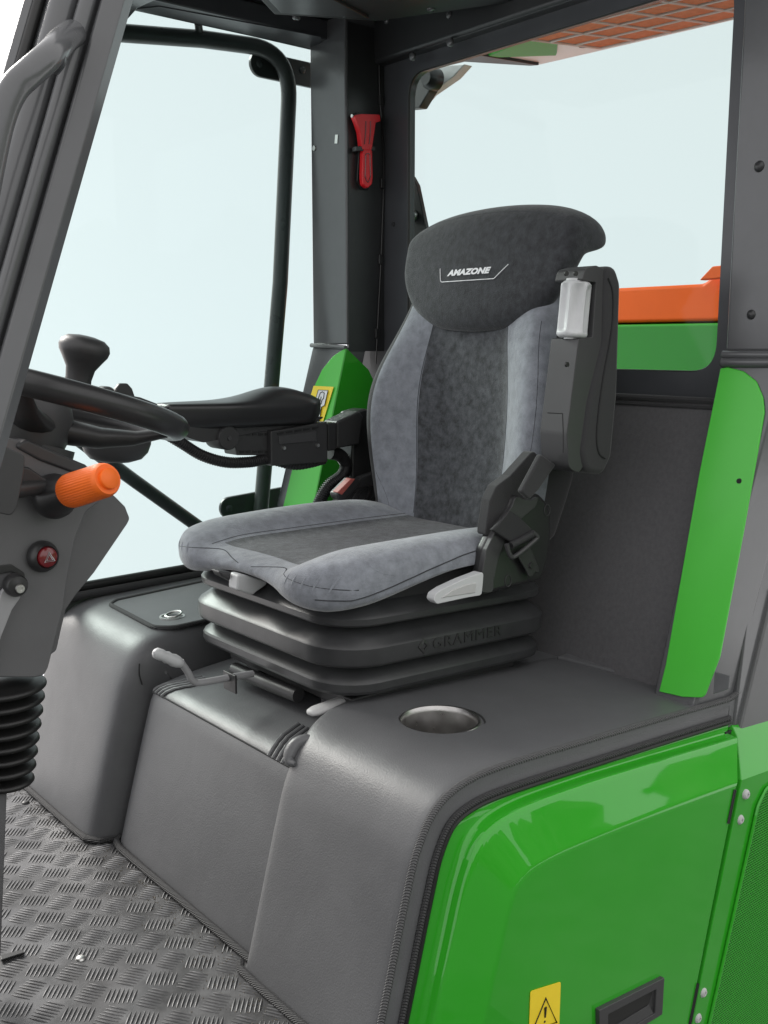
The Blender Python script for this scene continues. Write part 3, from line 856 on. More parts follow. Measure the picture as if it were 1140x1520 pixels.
tube('cover_joint', [ony(x_, y_, 1.1366) for x_, y_ in [(813, 613), (835, 614), (836, 640), (836, 672)]], 0.001, M['vinyl_seam'], ar, res=5)
# hinge bracket
slab('arm_bracket', [ony(*q, 1.165) for q in [(804, 674), (826, 690), (800, 728), (786, 742), (774, 730)]], (0, 0.012, 0), M['fabric_trim'], ar, bevel=0.004)

# recliner cover on the near side
sc_o = [(757, 752), (764, 733), (778, 738), (790, 739), (800, 731), (812, 743), (819, 760), (820, 800), (815, 835), (806, 862), (712, 886), (713, 856), (720, 815), (738, 778)]
pts = [ony(*q, 1.205) for q in sc_o]
side = prism('recliner_cover', fillet([Vector((p.x, p.z)) for p in pts], 0.022, 5, closed=True), (0, 1.205, 0), (1, 0, 0), (0, 0, 1), -0.026, M['plastic_soft'], seat, bevel=0.012, seg=4)
band = [ony(*q, 1.2025) for q in [(714, 880), (715, 856), (722, 816), (740, 779), (760, 752), (766, 735), (778, 741), (790, 742), (800, 736), (796, 752), (772, 772), (752, 795), (740, 830), (733, 862), (733, 880)]]
prism('recliner_trim', [(p.x, p.z) for p in fillet([Vector((q.x, 0, q.z)) for q in band], 0.010, 3, closed=True)], (0, 1.2025, 0), (1, 0, 0), (0, 0, 1), -0.01, M['plastic_mid'], side, bevel=0.004, seg=3)
slab('shell_trim', fillet([ony(*q, 1.213) for q in [(719, 800), (728, 742), (737, 722), (758, 706), (792, 668), (802, 680), (794, 702), (776, 740), (757, 756), (738, 784)]], 0.012, 3, closed=True), (0, 0.022, 0), M['fabric_trim'], seat, bevel=0.006, seg=3)
for q in ((812, 757), (754, 862)):
    p = ony(*q, 1.2045)
    ringp = [p + Vector((0.0075 * math.cos(a), -0.0005, 0.010 * math.sin(a))) for a in [2 * math.pi * i / 20 for i in range(20)]]
    tube('plug_ring', ringp, 0.0007, M['plastic_mid'], side, res=5, closed=True)
# light grey recline handle
hpts = [ony(*q, 1.196) for q in [(637, 889), (640, 880), (652, 872), (680, 859), (712, 847), (711, 862), (709, 882), (690, 885), (643, 895)]]
hd = prism('recline_handle', fillet([Vector((p.x, p.z)) for p in hpts], 0.006, 3, closed=True), (0, 1.186, 0), (1, 0, 0), (0, 0, 1), -0.018, M['plastic_light'], seat, bevel=0.004, seg=3)
sl = [ony(*q, 1.1845) for q in [(655, 888), (672, 876), (692, 868), (708, 865), (706, 880)]]
prism('finger_recess_shade', [(p.x, p.z) for p in sl], (0, 1.1845, 0), (1, 0, 0), (0, 0, 1), -0.003, M['plastic_pale'], hd, bevel=0.0015)  # slightly darker plate, paints the shade of the finger hollow
# belt: webbing over a metal loop, with tongue plate
belt = slab('belt_webbing', [ony(*q, 1.19) for q in [(730, 787), (741, 777), (757, 757), (773, 768), (795, 790), (790, 803), (768, 812), (757, 804)]], (0, 0.008, 0), M['webbing'], seat, bevel=0.003, seg=2)
lp = [ony(*q, 1.183) for q in [(752, 808), (756, 822), (764, 826), (794, 802), (797, 796), (790, 790)]]
tube('belt_loop', cr(lp, 5), 0.0042, M['plastic_mid'], belt, res=10)
tube('belt_roll', [ony(758, 810, 1.186), ony(790, 793, 1.186)], 0.0065, M['webbing'], belt, res=12)
slab('anchor_plate', [ony(*q, 1.192) for q in [(768, 824), (788, 813), (800, 843), (800, 850), (794, 849), (791, 855), (785, 856), (782, 848)]], (0, 0.004, 0), M['plastic'], belt, bevel=0.001)
lathe('anchor_bolt', [(0.0, 0.003), (0.005, 0.003), (0.006, 0.0), (0.006, -0.003)], ony(788, 839, 1.192), (0, -1, 0), M['plastic_soft'], belt, res=16)

# front handle under the cushion
slab('front_handle', [ony(*q, 1.50) for q in [(325, 848), (345, 850), (392, 872), (402, 885), (398, 893), (372, 882), (350, 866), (330, 856)]], (0, 0.03, 0), M['plastic_mid'], seat, bevel=0.004, seg=2)
slab('front_catch', [ony(*q, 1.475) for q in [(353, 855), (358, 852), (396, 862), (397, 868), (380, 880), (376, 884), (352, 876)]], (0, 0.03, 0), M['plastic_light'], seat, bevel=0.004, seg=2)

# belt buckle on the far side
bk = slab('belt_buckle', [ony(*q, 1.74) for q in [(500, 733), (524, 709), (537, 712), (533, 722), (514, 744), (503, 742)]], (0, 0.03, 0), M['plastic_soft'], seat, bevel=0.005, seg=3)
slab('release_button', [ony(*q, 1.7385) for q in [(501, 731), (522, 710), (528, 711), (508, 735)]], (0, 0.02, 0), M['red_buckle'], bk, bevel=0.002)
bl = slab('buckle_mount', [ony(*q, 1.765) for q in [(494, 750), (536, 708), (560, 700), (566, 720), (562, 752)]], (0, 0.02, 0), M['plastic_mid'], seat, bevel=0.004)
for off in (0, 9):
    tube('buckle_rib', cr([ony(520 + off, 748, 1.763), ony(527 + off, 733, 1.763), ony(541 + off, 722, 1.763), ony(549 + off * 0.6, 726, 1.763), ony(545 + off, 738, 1.763), ony(533 + off, 750, 1.763)], 5), 0.003, M['plastic_soft'], bl, res=8)

# control armrest on the far side
ca = thing('control_armrest', 'long black padded armrest with control pod beyond the seat cushion', 'armrest', (1.12, 1.82, 0.75))
YA = 1.80
def padring(x):
    t = (x - 0.925) / (1.297 - 0.925)
    dome = 0.026 * math.exp(-((t - 0.70) / 0.19) ** 2)
    w = 0.058 * min(1, 0.55 + 1.2 * t, 0.25 + 6 * (1 - t))
    zt = 0.838 + dome; zb = 0.782 - 0.004 * t
    if t < 0.02: zb += 0.012; zt -= 0.004
    if t > 0.97: zb += 0.016; zt -= 0.006
    rim = 0.828 - 0.004 * t
    return [Vector((x, YA + a * w, z)) for a, z in ((-0.82, zb + 0.004), (-0.97, rim - 0.012), (-1.0, rim - 0.003), (-0.96, rim + 0.004), (-0.80, rim + 0.008 + dome * 0.4), (-0.45, zt - 0.002), (0, zt), (0.45, zt - 0.002), (0.80, rim + 0.008 + dome * 0.4), (0.96, rim + 0.004), (1, rim - 0.003), (0.97, rim - 0.012), (0.82, zb + 0.004), (0.4, zb), (-0.4, zb))]
loft('arm_pad', [padring(x) for x in [0.925, 0.935, 0.96, 1.0, 1.05, 1.10, 1.14, 1.18, 1.22, 1.25, 1.275, 1.288, 1.295]], M['plastic_soft'], ca, sub=2)
prism('pad_tray', fillet([Vector(p) for p in [(0.955, 0.774), (0.965, 0.800), (1.295, 0.796), (1.27, 0.784), (1.12, 0.771), (1.0, 0.758)]], 0.015, 3, closed=True), (0, YA - 0.032, 0), (1, 0, 0), (0, 0, 1), -0.07, M['plastic'], ca, bevel=0.006)
# pivot and slotted arm
pv = ony(338, 650, YA - 0.035)
lathe('pivot_wheel', [(0.0, 0.006), (0.022, 0.006), (0.024, 0.003), (0.024, -0.05)], pv, (0, -1, 0), M['plastic'], ca, res=28)
lathe('pivot_screw', [(0.0, 0.009), (0.0045, 0.009), (0.005, 0.005)], pv, (0, -1, 0), M['plastic_mid'], ca, res=12)
def pq(name, q, y, d, m, parent, **kw): return slab(name, [ony(a, b, y) for a, b in q], (0, d, 0), m, parent, **kw)
pq('link_arm', [(345, 640), (402, 636), (402, 676), (352, 676)], YA - 0.03, 0.05, M['plastic'], ca, bevel=0.003)
for r0 in (643, 669):
    for i in range(5):
        x0 = 356 + i * 9.4
        pq('slot', [(x0, r0), (x0 + 6.5, r0 - 0.4), (x0 + 6.5, r0 + 3), (x0, r0 + 3.4)], YA - 0.0315, 0.004, M['rubber'], ca, bevel=0)
pq('mount_plate', [(402, 640), (486, 626), (487, 686), (403, 692)], YA - 0.045, 0.06, M['plastic'], ca, bevel=0.003)
pq('label_plate', [(414, 648), (470, 640), (471, 655), (415, 660)], YA - 0.0475, 0.006, M['plastic_mid'], ca, bevel=0.0015)
for i in range(5):
    x0 = 412 + i * 13
    pq('slot', [(x0, 642.5 - i * 2.05), (x0 + 9, 641 - i * 2.05), (x0 + 9, 644 - i * 2.05), (x0, 645.5 - i * 2.05)], YA - 0.0465, 0.004, M['rubber'], ca, bevel=0)
for q in ((421, 665), (471, 661)):
    lathe('bolt', [(0.0, 0.004), (0.0035, 0.004), (0.0042, 0.0), (0.0042, -0.004)], ony(*q, YA - 0.045), (0, -1, 0), M['zinc'], ca, res=12)
pq('ribbed_joint', [(486, 628), (500, 627), (500, 668), (487, 670)], YA - 0.035, 0.05, M['plastic_soft'], ca, bevel=0.004)
pq('link_arm', [(500, 626), (534, 610), (540, 618), (534, 660), (500, 666)], YA - 0.03, 0.05, M['plastic'], ca, bevel=0.005)
pq('arm_support', [(524, 612), (545, 606), (575, 640), (570, 760), (522, 745)], 1.79, 0.05, M['plastic_soft'], ca, bevel=0.006)
# joystick pod
pod = loft('control_pod', [[ony(px_, py_, 1.76) + Vector((0, 0.09 * t, 0)) for px_, py_ in ring] for t, ring in (
    (0.0, [(140, 640), (165, 612), (200, 600), (236, 604), (236, 628), (225, 655), (190, 650)]), (0.1, [(122, 648), (150, 606), (200, 594), (240, 598), (242, 632), (228, 668), (170, 664)]),
    (0.9, [(122, 648), (150, 606), (200, 594), (240, 598), (242, 632), (228, 668), (170, 664)]), (1.0, [(140, 640), (165, 612), (200, 600), (236, 604), (236, 628), (225, 655), (190, 650)]))], M['plastic_soft'], ca, angle=40, sub=1)
pq('switch_fin', [(166, 592), (172, 577), (178, 569), (190, 569), (197, 577), (202, 592)], 1.79, 0.012, M['plastic'], ca, bevel=0.003)
lathe('switch_wheel', [(0.0, 0.0), (0.016, 0.0), (0.018, 0.003), (0.018, 0.03), (0.016, 0.033), (0, 0.033)], ony(160, 588, 1.80), (0.1, 1, 0), M['plastic_mid'], ca, res=24)
pq('switch_base', [(145, 590), (160, 580), (210, 590), (236, 600), (234, 608), (150, 600)], 1.77, 0.06, M['plastic'], ca, bevel=0.004)
jr = [(0.0, -0.064), (0.024, -0.062), (0.040, -0.052), (0.047, -0.036), (0.047, -0.004), (0.043, 0.0), (0.0, 0.0)]
jc = ony(172, 640, 1.70)
bowl = loft('grip_bowl', [[ony(172 + 53 * k * math.cos(a), 657 + h, 1.70) + Vector((0.25, 0.97, 0)).normalized() * (0.045 * k * math.sin(a)) for a in [2 * math.pi * j / 24 for j in range(24)]] for k, h in ((0.55, -24), (0.98, -18), (1.0, -12), (0.98, 2), (0.9, 14), (0.72, 24), (0.4, 29), (0.1, 30))], M['plastic_mid'], ca, angle=50)
hs = [ony(*q, 1.775) for q in [(240, 640), (270, 658), (300, 676), (335, 686), (370, 686), (400, 682), (440, 690), (480, 682)]]
def hose(name, ctrl, r, parent):
    p = cr(ctrl, 40); L = len(p)
    return tube(name, p, [r * (1.0 + 0.10 * (1 if (i % 4) < 2 else -1)) for i in range(L)], M['hose'], parent, res=10)
hose('cable_hose', hs, 0.0105, ca)
hose('cable_hose', [ony(490, 672, 1.80), ony(505, 676, 1.80), ony(514, 690, 1.80), ony(508, 706, 1.80), ony(488, 722, 1.81), ony(472, 750, 1.82), ony(465, 775, 1.82)], 0.0135, ca)

# ---------------------------------------------------------------- cab structure
# rear wall: sheet with window opening, padded panel below
rw = thing('rear_wall', 'dark rear wall with padded grey panel below the rear window', 'wall', (1.6, 1.5, 0.35))
oy0, oy1, oz0, oz1 = 1.062, 1.912, 0.897, 1.566
opening = fillet([Vector(p) for p in [(oy0, oz0), (oy1, oz0), (oy1, oz1), (oy0, oz1)]], 0.055, 8, closed=True)
outer = []
cy_, cz_ = (oy0 + oy1) / 2, (oz0 + oz1) / 2
ly0, ly1, lz0, lz1 = 0.99, 2.055, 0.838, 1.72
for p in opening:
    d = Vector((p.x - cy_, p.y - cz_))
    ty = ((ly1 - cy_) / d.x if d.x > 0 else (ly0 - cy_) / d.x) if abs(d.x) > 1e-6 else 1e9
    tz = ((lz1 - cz_) / d.y if d.y > 0 else (lz0 - cz_) / d.y) if abs(d.y) > 1e-6 else 1e9
    outer.append(Vector((cy_, cz_)) + d * min(ty, tz))
for cyn, czn in ((ly0, lz0), (ly1, lz0), (ly1, lz1), (ly0, lz1)):      # true corners
    k = min(range(len(outer)), key=lambda i: (outer[i] - Vector((cyn, czn))).length); outer[k] = Vector((cyn, czn))
n = len(opening)
def R3(x, pts): return [(x, p.x, p.y) for p in pts]
Vw = R3(1.645, outer) + R3(1.645, opening) + R3(1.668, opening) + R3(1.668, outer)
Fw = []
for k in range(3):
    for i in range(n): Fw.append((k * n + i, k * n + (i + 1) % n, (k + 1) * n + (i + 1) % n, (k + 1) * n + i))
mk('window_frame', Vw, Fw, M['paint'], rw, angle=30)
tube('window_seal', R3(1.650, [Vector((cy_, cz_)) + (p - Vector((cy_, cz_))) * 1.004 for p in opening]), 0.0042, M['rubber'], rw, res=10, closed=True)
# padded panel, leaning
kx = 0.25
pan = slab('padded_panel', [(1.622, 0.985, 0.846), (1.622, 2.02, 0.846), (1.622 - kx * 0.53, 2.02, 0.318), (1.622 - kx * 0.53, 0.985, 0.318)], (0.02, 0, 0), M['panel'], rw, bevel=0.004)
tube('binding', [(1.619, 0.99, 0.848), (1.619, 1.4, 0.8485), (1.619, 2.02, 0.848)], 0.006, M['fabric_trim'], rw, res=8)
tube('binding', [(1.619, 0.99, 0.8355), (1.619, 1.4, 0.836), (1.619, 2.02, 0.8355)], 0.004, M['fabric_trim'], rw, res=8)
slab('sill_plate', [(1.643, 0.985, 0.852), (1.643, 2.05, 0.852), (1.625, 2.05, 0.838), (1.625, 0.985, 0.838)], (0.02, 0, -0.004), M['paint'], rw)
rg = slab('rear_window', R3(1.655, [Vector((cy_, cz_)) + (p - Vector((cy_, cz_))) * 1.01 for p in opening]), (0.005, 0, 0), M['glass'], None, smooth=False)
tag(rg, 'clear rear window pane with rounded corners behind the seat', 'window')

# far (right-hand) rear pillar
fpz = thing('rear_pillar', 'dark steel rear pillar with red hammer on it beside the side window', 'pillar', (1.58, 2.07, 0.4))
def lx(z): return 1.53 - max(0, 0.94 - z) * 0.27
box('post', (1.53, 2.0, 0.946), (1.645, 2.142, 1.70), M['paint_mid'], fpz, bevel=0.005)
slab('shaded_post_face', [(1.536, 1.9985, 0.93), (1.648, 1.9985, 0.93), (1.648, 1.9985, 1.68), (1.536, 1.9985, 1.68)], (0, 0.003, 0), M['paint_dark'], fpz)  # dark sheet that paints the shade on the post's inward face
tube('weld_bead', [(1.527, 2.144, 0.944), (1.526, 2.07, 0.942), (1.527, 2.001, 0.939)], 0.0055, M['paint_mid'], fpz, res=8)
slab('foot', [(1.53, 2.0, 0.938), (1.53, 2.143, 0.940), (lx(0.36), 2.165, 0.36), (lx(0.36), 2.0, 0.36)], (0.06, 0, 0), M['paint_mid'], fpz, bevel=0.004)
gp = [ony(515, 514, 2.0)]
fz = lambda y, z: (lx(z) - 0.0035, y, z)
gpts = [fz(2.0, 0.937), fz(2.0, 0.36), fz(2.135, 0.36), fz(2.12, 0.60), fz(2.108, 0.78), fz(2.098, 0.84), fz(2.078, 0.885), fz(2.045, 0.918), fz(2.02, 0.930)]
gpn = slab('green_panel', gpts, (0.003, 0, 0), M['green_trim'], fpz, bevel=0.001)
slab('green_side', [(1.53 - 0.003, 1.9975, 0.937), (1.595, 1.9975, 0.885), (1.645, 1.9975, 0.80), (1.60, 1.9975, 0.36), (lx(0.36) - 0.003, 1.9975, 0.36)], (0, 0.003, 0), M['green'], fpz, bevel=0.001)
st = slab('warning_label', [fz(2.012, 0.845), fz(2.095, 0.845), fz(2.11, 0.752), fz(2.027, 0.752)], (-0.0008, 0, 0), M['yellow'], fpz, smooth=False)
for v in st.data.vertices: v.co.x -= 0.0025
def onst(y, z): return Vector((lx(z) - 0.0085, y, z))
white = [(2.028, 0.836), (2.068, 0.836), (2.074, 0.796), (2.090, 0.796), (2.094, 0.762), (2.038, 0.762), (2.041, 0.796), (2.030, 0.80)]
slab('label_picture', [onst(*q) for q in white], (-0.0008, 0, 0), M['white_ink'], st, smooth=False)
def ink(name, pts, parent, r=0.0009, closed=True, m='black_ink', d=0.001):
    return tube(name, [onst(*q) + Vector((-d, 0, 0)) for q in pts], r, M[m], parent, res=5, closed=closed)
ink('label_drawing', white, st)
ink('label_drawing', [(2.044, 0.802), (2.044, 0.812), (2.039, 0.817), (2.041, 0.829), (2.049, 0.832), (2.057, 0.829), (2.060, 0.817), (2.056, 0.812), (2.057, 0.802)], st, closed=False, r=0.0013)
ink('label_drawing', [(2.050, 0.803), (2.050, 0.820)], st, closed=False, r=0.0013)
ink('label_drawing', [(2.040, 0.788), (2.090, 0.780)], st, closed=False)
ink('label_drawing', [(2.042, 0.780), (2.092, 0.772)], st, closed=False)
# wiring along the post and bolts
tube('cable', cr([ony(563, 88, 1.996), ony(564, 140, 1.996), ony(568, 200, 1.996), ony(570, 260, 1.996), ony(566, 380, 1.996), ony(562, 460, 1.996), ony(558, 540, 1.996)], 5), 0.0022, M['rubber'], fpz, res=6)
for q in ((567, 148), (569, 272), (566, 385), (561, 495)):
    p = ony(*q, 1.992)
    box('cable_clip', (p.x - 0.006, p.y, p.z - 0.012), (p.x + 0.006, p.y + 0.008, p.z + 0.012), M['plastic_soft'], fpz, bevel=0.002)
lathe('bolt', [(0.0, 0.003), (0.006, 0.003), (0.007, 0.0), (0.007, -0.003)], onx(467, 220, 1.53), (-1, 0, 0), M['zinc'], fpz, res=16)
slab('slot', [onx(*q, 1.5295) for q in [(498, 200), (502, 200), (501, 213), (497, 213)]], (-0.001, 0, 0), M['zinc'], fpz)
lathe('bolt', [(0.0, 0.003), (0.005, 0.003), (0.006, 0.0), (0.006, -0.003)], onx(584, 333, 1.645), (-1, 0, 0), M['paint_dark'], fpz, res=16)

# emergency hammer
eh = thing('emergency_hammer', 'red emergency hammer clipped to the dark rear pillar', 'hammer', ony(545, 225, 1.992))
YH = 1.975
def hp_(q, y): return [ony(a, b, y) for a, b in q]
slab('holder', hp_([(521, 170), (534, 166), (538, 190), (540, 225), (538, 268), (548, 282), (536, 280), (530, 268), (533, 222), (530, 190)], 1.992), (0, 0.006, 0), M['plastic_soft'], eh, bevel=0.002)
slab('clip', hp_([(529, 217), (557, 217), (557, 224), (529, 224)], YH + 0.001), (0, 0.018, 0), M['plastic_soft'], eh, bevel=0.001)
slab('hammer_head', fillet(hp_([(526, 171), (537, 169), (564, 170), (565, 180), (558, 182), (552, 222), (538, 222), (535, 196), (530, 181)], YH), 0.004, 3, closed=True), (0, 0.016, 0), M['red'], eh, bevel=0.0035, seg=3)
slab('handle', fillet(hp_([(539, 221), (553, 221), (554, 262), (553, 273), (546, 280), (539, 274), (538, 262)], YH), 0.008, 4, closed=True), (0, 0.014, 0), M['red'], eh, bevel=0.0035, seg=3)
tube('handle_groove', fillet(hp_([(543, 228), (549, 228), (550, 262), (546, 273), (542, 262)], YH - 0.0005), 0.004, 3, closed=True), 0.0012, M['red_dark'], eh, res=6, closed=True)
for x0 in (543, 550):
    tube('head_rib', hp_([(x0, 180), (x0 - 0.5, 198), (x0 - 2, 214)], YH - 0.0005), 0.0014, M['red_dark'], eh, res=6)
tube('steel_tip', hp_([(522, 172), (528, 173)], YH + 0.008), 0.004, M['zinc'], eh, res=10)

slab('corner_panel', [(1.66, 1.95, 0.28), (1.66, 2.17, 0.28), (1.66, 2.17, 1.0), (1.66, 1.95, 1.0)], (0.02, 0, 0), M['paint_dark'], fpz)

# near (left-hand) rear pillar
npz = thing('rear_pillar', 'broad grey steel rear pillar with bright green trim strip behind the console', 'pillar', (1.6, 0.98, 0.33))
XN = 1.60
box('post', (XN, 0.905, 0.935), (XN + 0.10, 1.0155, 1.75), M['paint_mid'], npz, bevel=0.006, seg=3)
tube('weld_bead', [(XN - 0.004, 0.90, 0.930), (XN - 0.005, 0.96, 0.930), (XN - 0.005, 1.014, 0.930), (XN + 0.01, 1.022, 0.928)], 0.0075, M['paint_mid'], npz, res=10)
tube('weld_bead', [(XN - 0.004, 0.90, 0.918), (XN - 0.006, 0.96, 0.917), (XN - 0.006, 1.013, 0.917), (XN + 0.01, 1.023, 0.915)], 0.0085, M['paint_mid'], npz, res=10)
def nx(z): return XN - (0.93 - z) * 0.25
slab('foot', [(nx(0.93), 0.905, 0.93), (nx(0.93), 1.012, 0.93), (nx(0.32), 1.03, 0.32), (nx(0.32), 0.945, 0.32)], (0.12, 0, 0), M['paint_mid'], npz, bevel=0.008, seg=3)
gr = [(1071, 547), (1082, 545), (1105, 551), (1124, 566), (1134, 590), (1136, 612), (1128, 660), (1105, 790), (1070, 975), (1047, 1035), (1015, 1034), (980, 1026), (990, 985), (1040, 700)]
gpts = fillet([onlean(*q, XN, 0.25, 0.93) + Vector((-0.004, 0, 0)) for q in gr], [0, 0, 0.02, 0.02, 0.02, 0.03, 0.05, 0, 0.04, 0.012, 0.02, 0, 0, 0], 4, closed=True)
slab('green_trim', gpts, (0.004, 0.0, 0), M['green_trim'], npz, bevel=0.0015)
lathe('screw_hole', [(0, 0.001), (0.0045, 0.001), (0.005, -0.002)], onlean(1099, 714, XN, 0.25, 0.93) + Vector((-0.004, 0, 0)), (-1, 0, 0), M['rubber'], npz, res=14)
for q, r in (((1127, 247), 0.0095), ((1115, 467), 0.0085)):
    lathe('plug', [(0, 0.005), (r * 0.5, 0.0045), (r * 0.85, 0.002), (r, 0), (r, -0.003)], onx(*q, XN), (-1, 0, 0), M['paint_dark'], npz, res=20)
slab('side_cover', [(1.56, 0.935, 0.27), (1.95, 0.935, 0.26), (1.95, 0.935, 0.95), (1.64, 0.935, 0.95)], (0, 0.03, 0), M['paint_mid'], npz, bevel=0.004)
slab('lower_cover', [(1.570, 0.928, 0.275), (1.85, 0.928, 0.260), (1.85, 0.928, 0.52), (1.655, 0.928, 0.52)], (0, 0.03, 0), M['column'], npz, bevel=0.004)
slab('corner_plate', [onlean(*q, XN - 0.003, 0.25, 0.93) for q in [(1062, 997), (1085, 1003), (1083, 1022), (1060, 1030)]], (-0.003, 0, 0), M['paint_mid'], npz, bevel=0.001)

# roof
rf = thing('cab_roof', 'dark cab roof with liner panel and beams over the seat', 'roof', (1.3, 1.5, 1.66))
ZR = 1.655
slab('roof_panel', [(0.6, 0.9, ZR + 0.045), (1.8, 0.9, ZR + 0.045), (1.8, 2.2, ZR + 0.045), (0.6, 2.2, ZR + 0.045)], (0, 0, 0.05), M['paint_dark'], rf)
box('side_beam', (0.75, 2.07, ZR), (1.66, 2.165, ZR + 0.044), M['paint'], rf, bevel=0.004)
box('rear_beam', (1.615, 0.98, 1.600), (1.66, 2.07, ZR + 0.044), M['paint_dark'], rf, bevel=0.010, seg=3)
lpts = [onz(*q, 1.635) for q in [(330, -60), (407, 22), (560, 32), (820, -4), (900, -30), (900, -90)]]
slab('roof_liner', lpts, (0, 0, 0.05), M['liner'], rf, bevel=0.004)
lp2 = [onz(*q, 1.628) for q in [(360, -40), (417, 20), (548, 28), (420, -40)]]
slab('liner_flap', lp2, (0, 0, 0.008), M['paint_dark'], rf, bevel=0.002)
lp3 = [onz(*q, 1.640) for q in [(178, 42), (205, 12), (300, -30), (200, -30), (150, 10)]]
slab('front_gusset', lp3, (0, 0, 0.02), M['paint_mid'], rf, bevel=0.002)
slab('beam_cover', [onz(*q, ZR - 0.002) for q in [(200, 14), (236, 10), (420, 44), (476, 55), (478, 78)]], (0, 0, 0.003), M['paint'], rf)
bolt = lathe('bolt', [(0.0, 0.005), (0.006, 0.0048), (0.0085, 0.003), (0.0092, 0.0), (0.0092, -0.003)], onx(668, 63, 1.614), (-1, 0, 0), M['paint_mid'], rf, res=16)
for q in ((666, 21), (611, 84), (573, 30)):
    inst(bolt, 'bolt', rf, onx(*q, 1.614))
for q in ((440, 27), (512, 23), (640, 14)):
    inst(bolt, 'bolt', rf, onz(*q, 1.634), (0, math.radians(-90), 0))

# side window beyond the seat and its sill
sw = thing('side_window', 'large pale tinted side window pane beyond the armrest', 'window', (1.15, 2.14, 0.42))
slab('pane', [(0.70, 2.146, 0.40), (1.535, 2.146, 0.40), (1.535, 2.146, 1.672), tuple(ony(134, -6, 2.146)), tuple(ony(40, 300, 2.146)), tuple(ony(-25, 620, 2.146))], (0, 0.005, 0), M['glass'], sw, smooth=False)
tube('sill_seal', [(0.70, 2.138, 0.414), (1.1, 2.138, 0.4215), (1.56, 2.138, 0.430)], 0.011, M['rubber'], sw, res=10)
tube('sill_seal', [(0.70, 2.128, 0.398), (1.1, 2.128, 0.405), (1.56, 2.128, 0.413)], 0.009, M['fabric_trim'], sw, res=10)
bw = box('side_wall', (0.84, 2.14, 0.0), (1.60, 2.165, 0.405), M['paint_dark'], None, bevel=0.003)
tag(bw, 'low dark side wall under the tinted side window', 'wall')

# guard tube outside the side window
gt = thing('guard_rail', 'bent black tube rail bolted outside the side window', 'rail', (1.45, 2.2, 0.5))
Yg = 2.20
gpath = [ony(60, 43, Yg), ony(180, 49, Yg)] + fillet([ony(180, 49, Yg), ony(300, 58, Yg), ony(432, 76, Yg), ony(416, 420, Yg), ony(388, 750, Yg)], [0, 0, 0.16, 0, 0], 12)[1:] + [ony(386, 790, Yg)]
tube('tube', gpath, 0.0195, M['tube'], gt, res=16)
tube('strut', [ony(297, 54, Yg), ony(294, 34, 2.17)], 0.009, M['tube'], gt, res=12)
def capsule(name, a, b, r, y, d, mat_, parent):
    A, B = ony(*a, y), ony(*b, y)
    u = (B - A).normalized(); v = Vector((0, 1, 0)).cross(u)
    pts = [A - u * 0 + (-u * math.cos(t) + v * math.sin(t)) * r for t in [math.pi / 2 - math.pi * k / 12 for k in range(13)]] + [B + (u * math.cos(t) + v * math.sin(t)) * r for t in [-math.pi / 2 + math.pi * k / 12 for k in range(13)]]
    return slab(name, pts, (0, d, 0), mat_, parent, bevel=0.003)
b1 = capsule('bracket', (388, 95), (470, 113), 0.030, Yg + 0.020, 0.012, M['tube'], gt)
b2 = capsule('bracket', (342, 754), (430, 737), 0.028, Yg + 0.020, 0.012, M['tube'], gt)
for q, pr_ in (((386, 94), b1), ((449, 104), b1), ((341, 755), b2)):
    inst(bolt, 'bolt', pr_, ony(*q, Yg + 0.018), (0, 0, math.radians(90)))
db = tube('diagonal_brace', [ony(60, 606, 2.24), ony(120, 655, 2.24), ony(200, 714, 2.24), ony(320, 800, 2.24)], 0.0165, M['tube'], None, res=16)
tag(db, 'black diagonal tube brace sloping down outside the side window', 'brace')

# front pillar (foreground) and grab rail
fp_ = thing('front_pillar', 'slanted grey front pillar with stepped profile at the cab opening', 'pillar', (0.4, 0.94, 0.8))
pb, pt_ = ony(14, 600, 0.95), ony(190, -20, 0.95)
axis = (pt_ - pb).normalized()
side_v = Vector((0.74, -0.67, 0)); side_v = (side_v - axis * side_v.dot(axis)).normalized()
dep_v = axis.cross(side_v)
if dep_v.dot(CAM - pb) < 0: dep_v = -dep_v
def extr(name, prof, m, t0, t1, parent, **kw):
    V_ = []
    a = [pb + axis * t0 + side_v * p[0] + dep_v * p[1] for p in prof]; b = [p + axis * (t1 - t0) for p in a]
    N_ = len(prof)
    return mk(name, a + b, [tuple(range(N_))[::-1], tuple(range(N_, 2 * N_))] + [(i, (i + 1) % N_, N_ + (i + 1) % N_, N_ + i) for i in range(N_)], m, parent, **kw)
def arc(cx, cy, r, a0, a1, n=8): return [(cx + r * math.cos(math.radians(a0 + (a1 - a0) * i / n)), cy + r * math.sin(math.radians(a0 + (a1 - a0) * i / n))) for i in range(n + 1)]
extr('flange', [(0.0, -0.020), (0.0, 0.0), (-0.017, 0.006), (-0.020, 0.004), (-0.024, -0.004), (-0.09, -0.004), (-0.09, -0.020)], M['paint_mid'], -0.16, 0.62, fp_, bevel=0.0015)
extr('post', [(-0.024, -0.004)] + arc(-0.032, 0.004, 0.008, -30, 130, 8) + [(-0.042, 0.002)] + arc(-0.055, -0.002, 0.015, 40, 150, 8) + [(-0.074, -0.004)], M['paint_mid'], -0.4, 0.62, fp_, angle=50)
extr('rubber_seal', arc(-0.079, 0.0, 0.0055, 0, 360, 12)[:-1], M['rubber'], -0.4, 0.62, fp_, angle=60)
extr('outer_flange', [(-0.083, -0.012), (-0.083, 0.004), (-0.092, 0.003), (-0.095, -0.012)], M['paint_mid'], -0.4, 0.62, fp_, bevel=0.0015)
yg = 0.90
gpath = cr([ony(108, 50, 0.965), ony(94, 60, 0.935), ony(76, 80, 0.908), ony(44, 108, yg), ony(20, 132, yg), ony(2, 172, yg), ony(-14, 240, yg), ony(-40, 380, yg)], 6)
